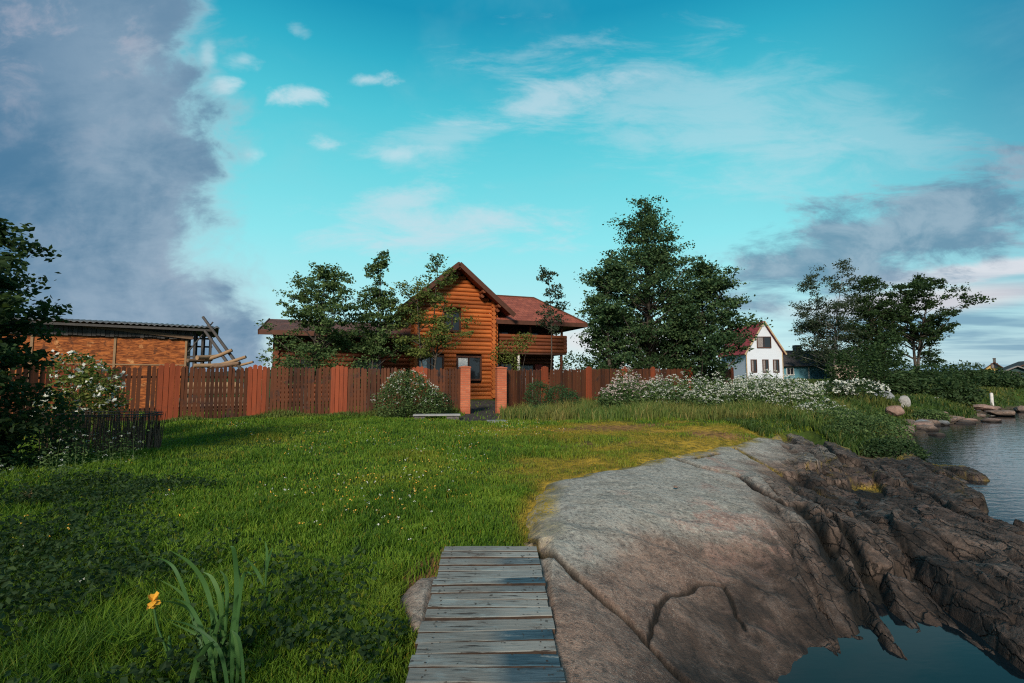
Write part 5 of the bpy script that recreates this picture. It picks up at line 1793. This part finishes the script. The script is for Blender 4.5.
# ------------------------------------------------------------------ world
world = bpy.data.worlds.new('World'); scene.world = world; world.use_nodes = True
t = NT(world.node_tree)
sky = t.new('ShaderNodeTexSky', sky_type='NISHITA')
sky.sun_disc = False; sky.sun_elevation = R(SUN_EL); sky.sun_rotation = R(SUN_AZ); sky.air_density = 1.0; sky.dust_density = .6; sky.ozone_density = 3.0
dirv = t.new('ShaderNodeTexCoord').outputs['Generated']
sp = t.new('ShaderNodeSeparateXYZ'); t.put(sp.inputs[0], dirv)
dx, dy, dz = sp.outputs
fwd = t.m('MAXIMUM', dy, .12)
u = t.m('DIVIDE', dx, fwd); v = t.m('DIVIDE', dz, fwd)
front = t.rng(dy, .12, .3)
el = t.m('MAXIMUM', dz, 0.0)
K = 9.3
def kc(r_, g_, b_, k=1.0):
    c = lin(r_, g_, b_); return (c[0] * K * k, c[1] * K * k, c[2] * K * k, 1)
# clear sky: pale turquoise low, deep teal high
e = t.rng(el, .02, .62, smooth=False)
rp = t.new('ShaderNodeValToRGB'); els = rp.color_ramp.elements
stops = [(0.0, (206, 231, 233)), (.16, (182, 231, 235)), (.42, (138, 226, 233)), (.62, (106, 211, 222)), (.78, (76, 194, 211)), (.90, (46, 172, 197)), (1.0, (20, 146, 180))]
for p_, c_ in stops[1:-1]: els.new(p_)
for q, (p_, c_) in zip(els, stops): q.color = lin(*c_)
t.put(rp.inputs[0], e)
sc = t.new('ShaderNodeVectorMath', operation='SCALE'); t.put(sc.inputs[0], rp.outputs[0]); sc.inputs['Scale'].default_value = K
clear = sc.outputs[0]
# lens vignette painted into the sky colour, darker away from the middle
side = t.rng(t.m('ABSOLUTE', t.m('SUBTRACT', u, -.05)), .45, 1.3, 0, 1)
clear = t.mix(t.m('MULTIPLY', side, t.rng(v, .1, .8, .25, .75)), clear, kc(8, 104, 152))
col = t.mix(.05, clear, sky.outputs[0])
uv = t.new('ShaderNodeCombineXYZ'); t.put(uv.inputs[0], u); t.put(uv.inputs[1], v)
uvv = uv.outputs[0]
zc = t.m('ADD', el, .10)
pl = t.new('ShaderNodeCombineXYZ'); t.put(pl.inputs[0], t.m('DIVIDE', dx, zc)); t.put(pl.inputs[1], t.m('DIVIDE', dy, zc))
plane = pl.outputs[0]
nbig = t.noise(2.4, 6, .58, uvv, .2)
nmid = t.noise(7.0, 7, .62, t.mapping(uvv, (1, 1.5, 1), (0, 0, R(-10))), .3)
nstr = t.noise(1.0, 8, .66, t.mapping(uvv, (4.0, 13.0, 1), (0, 0, R(-14))), .4)
npl = t.noise(1.5, 6, .6, plane, .3)
# thin veil high up
veil = t.m('MULTIPLY', t.rng(npl, .48, .8), t.rng(el, .2, .45))
col = t.mix(t.m('MULTIPLY', veil, .30), col, kc(150, 200, 212))


def U(px): return (px - 512) / F
def Vv(py): return (HOR - py) / F


def ell(px, py, rx, ry, rot=0.0):
    """soft ellipse in sky directions"""
    c, s = math.cos(R(rot)), math.sin(R(rot))
    a = t.m('SUBTRACT', u, U(px)); b = t.m('SUBTRACT', v, Vv(py))
    p = t.m('ADD', t.m('MULTIPLY', a, c), t.m('MULTIPLY', b, s)); q = t.m('SUBTRACT', t.m('MULTIPLY', b, c), t.m('MULTIPLY', a, s))
    p = t.m('DIVIDE', p, rx / F); q = t.m('DIVIDE', q, ry / F)
    return t.m('SUBTRACT', 1.0, t.m('SQRT', t.m('ADD', t.m('MULTIPLY', p, p), t.m('MULTIPLY', q, q))))


# small white clouds and wisps
cl = None
for (px, py, rx, ry, rot, hard) in [(293, 82, 46, 16, 4, 1), (357, 67, 34, 11, 3, 1), (211, 74, 20, 15, 0, 1), (230, 46, 24, 14, 0, .7), (318, 137, 24, 12, 0, .9), (284, 12, 14, 12, 0, .4),
                                     (392, 147, 34, 11, 2, .8), (432, 141, 28, 15, 0, .8), (240, 148, 18, 14, 0, .8), (192, 40, 12, 24, 0, .7)]:
    d_ = ell(px, py, rx, ry, rot)
    mk = t.m('MULTIPLY', t.rng(t.m('ADD', d_, t.m('MULTIPLY', t.m('SUBTRACT', nmid, .5), 3.4)), .05, 1.05), hard)
    cl = mk if cl is None else t.m('MAXIMUM', cl, mk)
col = t.mix(t.m('MULTIPLY', t.m('MULTIPLY', cl, front), .70), col, kc(206, 222, 230))
ws = None
for (px, py, rx, ry, rot, hard) in [(540, 92, 150, 34, 14, .8), (395, 195, 95, 22, 4, .8), (440, 225, 150, 36, 2, .9), (720, 110, 260, 80, -14, .5), (450, 130, 110, 30, 10, .5), (850, 110, 220, 60, -25, .35)]:
    d_ = ell(px, py, rx, ry, rot)
    mk = t.m('MULTIPLY', t.rng(t.m('ADD', d_, t.m('MULTIPLY', t.m('SUBTRACT', nstr, .5), 3.0)), -.05, 1.0), hard)
    ws = mk if ws is None else t.m('MAXIMUM', ws, mk)
col = t.mix(t.m('MULTIPLY', t.m('MULTIPLY', ws, front), .82), col, kc(198, 216, 226))
# big slate cloud bank on one side
edge = t.m('ADD', u, t.m('MULTIPLY', t.m('SUBTRACT', nbig, .5), .42))
edge = t.m('ADD', edge, t.m('MULTIPLY', t.m('SUBTRACT', nmid, .5), .30))
lowshift = t.m('SUBTRACT', t.m('MULTIPLY', t.rng(v, .30, .02), .16), t.m('MULTIPLY', t.rng(v, .45, .8), .10))
bank = t.rng(t.m('SUBTRACT', edge, lowshift), -.53, -.70)
bc = t.mix(t.rng(t.m('ADD', t.m('MULTIPLY', nbig, .55), t.m('ADD', t.m('MULTIPLY', nstr, .2), t.m('MULTIPLY', nmid, .25))), .38, .62), kc(80, 118, 150), kc(146, 166, 186))
bc = t.mix(t.rng(v, .28, .75, 0, .5), bc, kc(124, 150, 174))
bc = t.mix(t.m('MULTIPLY', t.rng(bank, 1.0, .4), .75), bc, kc(182, 204, 214))
bc = t.mix(t.m('MULTIPLY', t.rng(u, -.75, -1.2), .55), bc, kc(52, 104, 142))
bc = t.mix(t.m('MULTIPLY', t.rng(nmid, .5, .72), t.rng(v, .45, .8, 0.1, .55)), bc, kc(178, 176, 190))
back = t.rng(dy, .3, -.1)
bank_all = t.m('MAXIMUM', t.m('MULTIPLY', bank, front), t.m('MULTIPLY', back, t.rng(npl, .42, .6)))
col = t.mix(t.m('MULTIPLY', bank_all, .95), col, bc)
# grey violet streak bank on the other side and the low layers under it
s1 = ell(930, 226, 330, 66, 17)
m1 = t.rng(t.m('ADD', s1, t.m('MULTIPLY', t.m('SUBTRACT', nstr, .5), 2.3)), .02, .62)
s2 = ell(1000, 268, 220, 15, 6)
m2 = t.rng(t.m('ADD', s2, t.m('MULTIPLY', t.m('SUBTRACT', nstr, .5), 1.9)), .05, .7)
col = t.mix(t.m('MULTIPLY', t.m('MULTIPLY', m2, front), .75), col, kc(226, 220, 226))
col = t.mix(t.m('MULTIPLY', t.m('MULTIPLY', m1, front), .88), col, t.mix(t.rng(nmid, .38, .66), kc(100, 136, 162), kc(146, 168, 186)))
low = t.m('MULTIPLY', t.rng(t.m('ADD', u, t.m('MULTIPLY', nbig, .3)), .62, .95), t.rng(v, .25, .16))
lay = t.noise(1.0, 5, .6, t.mapping(uvv, (1.6, 26, 1), (0, 0, R(-3))), .3)
col = t.mix(t.m('MULTIPLY', t.m('MULTIPLY', low, front), t.m('MULTIPLY', t.rng(lay, .42, .62), .75)), col, kc(104, 146, 174))
hz = t.m('MULTIPLY', t.rng(v, .09, .0), t.rng(u, .30, .5))
col = t.mix(t.m('MULTIPLY', t.m('MULTIPLY', hz, front), t.rng(lay, .4, .62, .15, .8)), col, kc(120, 160, 182))
s3 = t.m('MAXIMUM', ell(620, 340, 120, 22, 0), ell(930, 300, 190, 20, 5))
col = t.mix(t.m('MULTIPLY', t.m('MULTIPLY', t.rng(s3, 0, .7), front), .6), col, kc(232, 216, 218))
bgn = t.new('ShaderNodeBackground'); t.put(bgn.inputs[0], col); bgn.inputs[1].default_value = .1
wo = t.new('ShaderNodeOutputWorld'); t.l.new(bgn.outputs[0], wo.inputs[0])

# ------------------------------------------------------------------ sun
L = bpy.data.lights.new('sun', 'SUN'); L.energy = 4.2; L.angle = R(11); L.color = (1.0, .89, .75)
so_ = bpy.data.objects.new('sun', L); COL.objects.link(so_)
sd = Vector((math.sin(R(SUN_AZ)) * math.cos(R(SUN_EL)), math.cos(R(SUN_AZ)) * math.cos(R(SUN_EL)), math.sin(R(SUN_EL))))
so_.rotation_euler = sd.to_track_quat('Z', 'Y').to_euler()
so_.location = sd * 60

# ------------------------------------------------------------------ camera
cam = bpy.data.cameras.new('camera'); cam.sensor_width = 36; cam.lens = F / 1024 * 36; cam.clip_end = 5000; cam.clip_start = .05
co = bpy.data.objects.new('camera', cam); COL.objects.link(co)
co.location = (0, 0, EYE); co.rotation_euler = (math.pi / 2 + PITCH, 0, 0)
scene.camera = co
scene.view_settings.view_transform = 'Standard'; scene.view_settings.look = 'None'; scene.view_settings.exposure = 0.2; scene.view_settings.gamma = 1
scene.view_settings.use_curve_mapping = False
scene.cycles.max_bounces = 5; scene.cycles.diffuse_bounces = 3; scene.cycles.transparent_max_bounces = 4
scene.cycles.use_denoising = False
scene.cycles.sample_clamp_indirect = 4
scene.cycles.pixel_filter_type = 'BLACKMAN_HARRIS'; scene.cycles.filter_width = 1.15
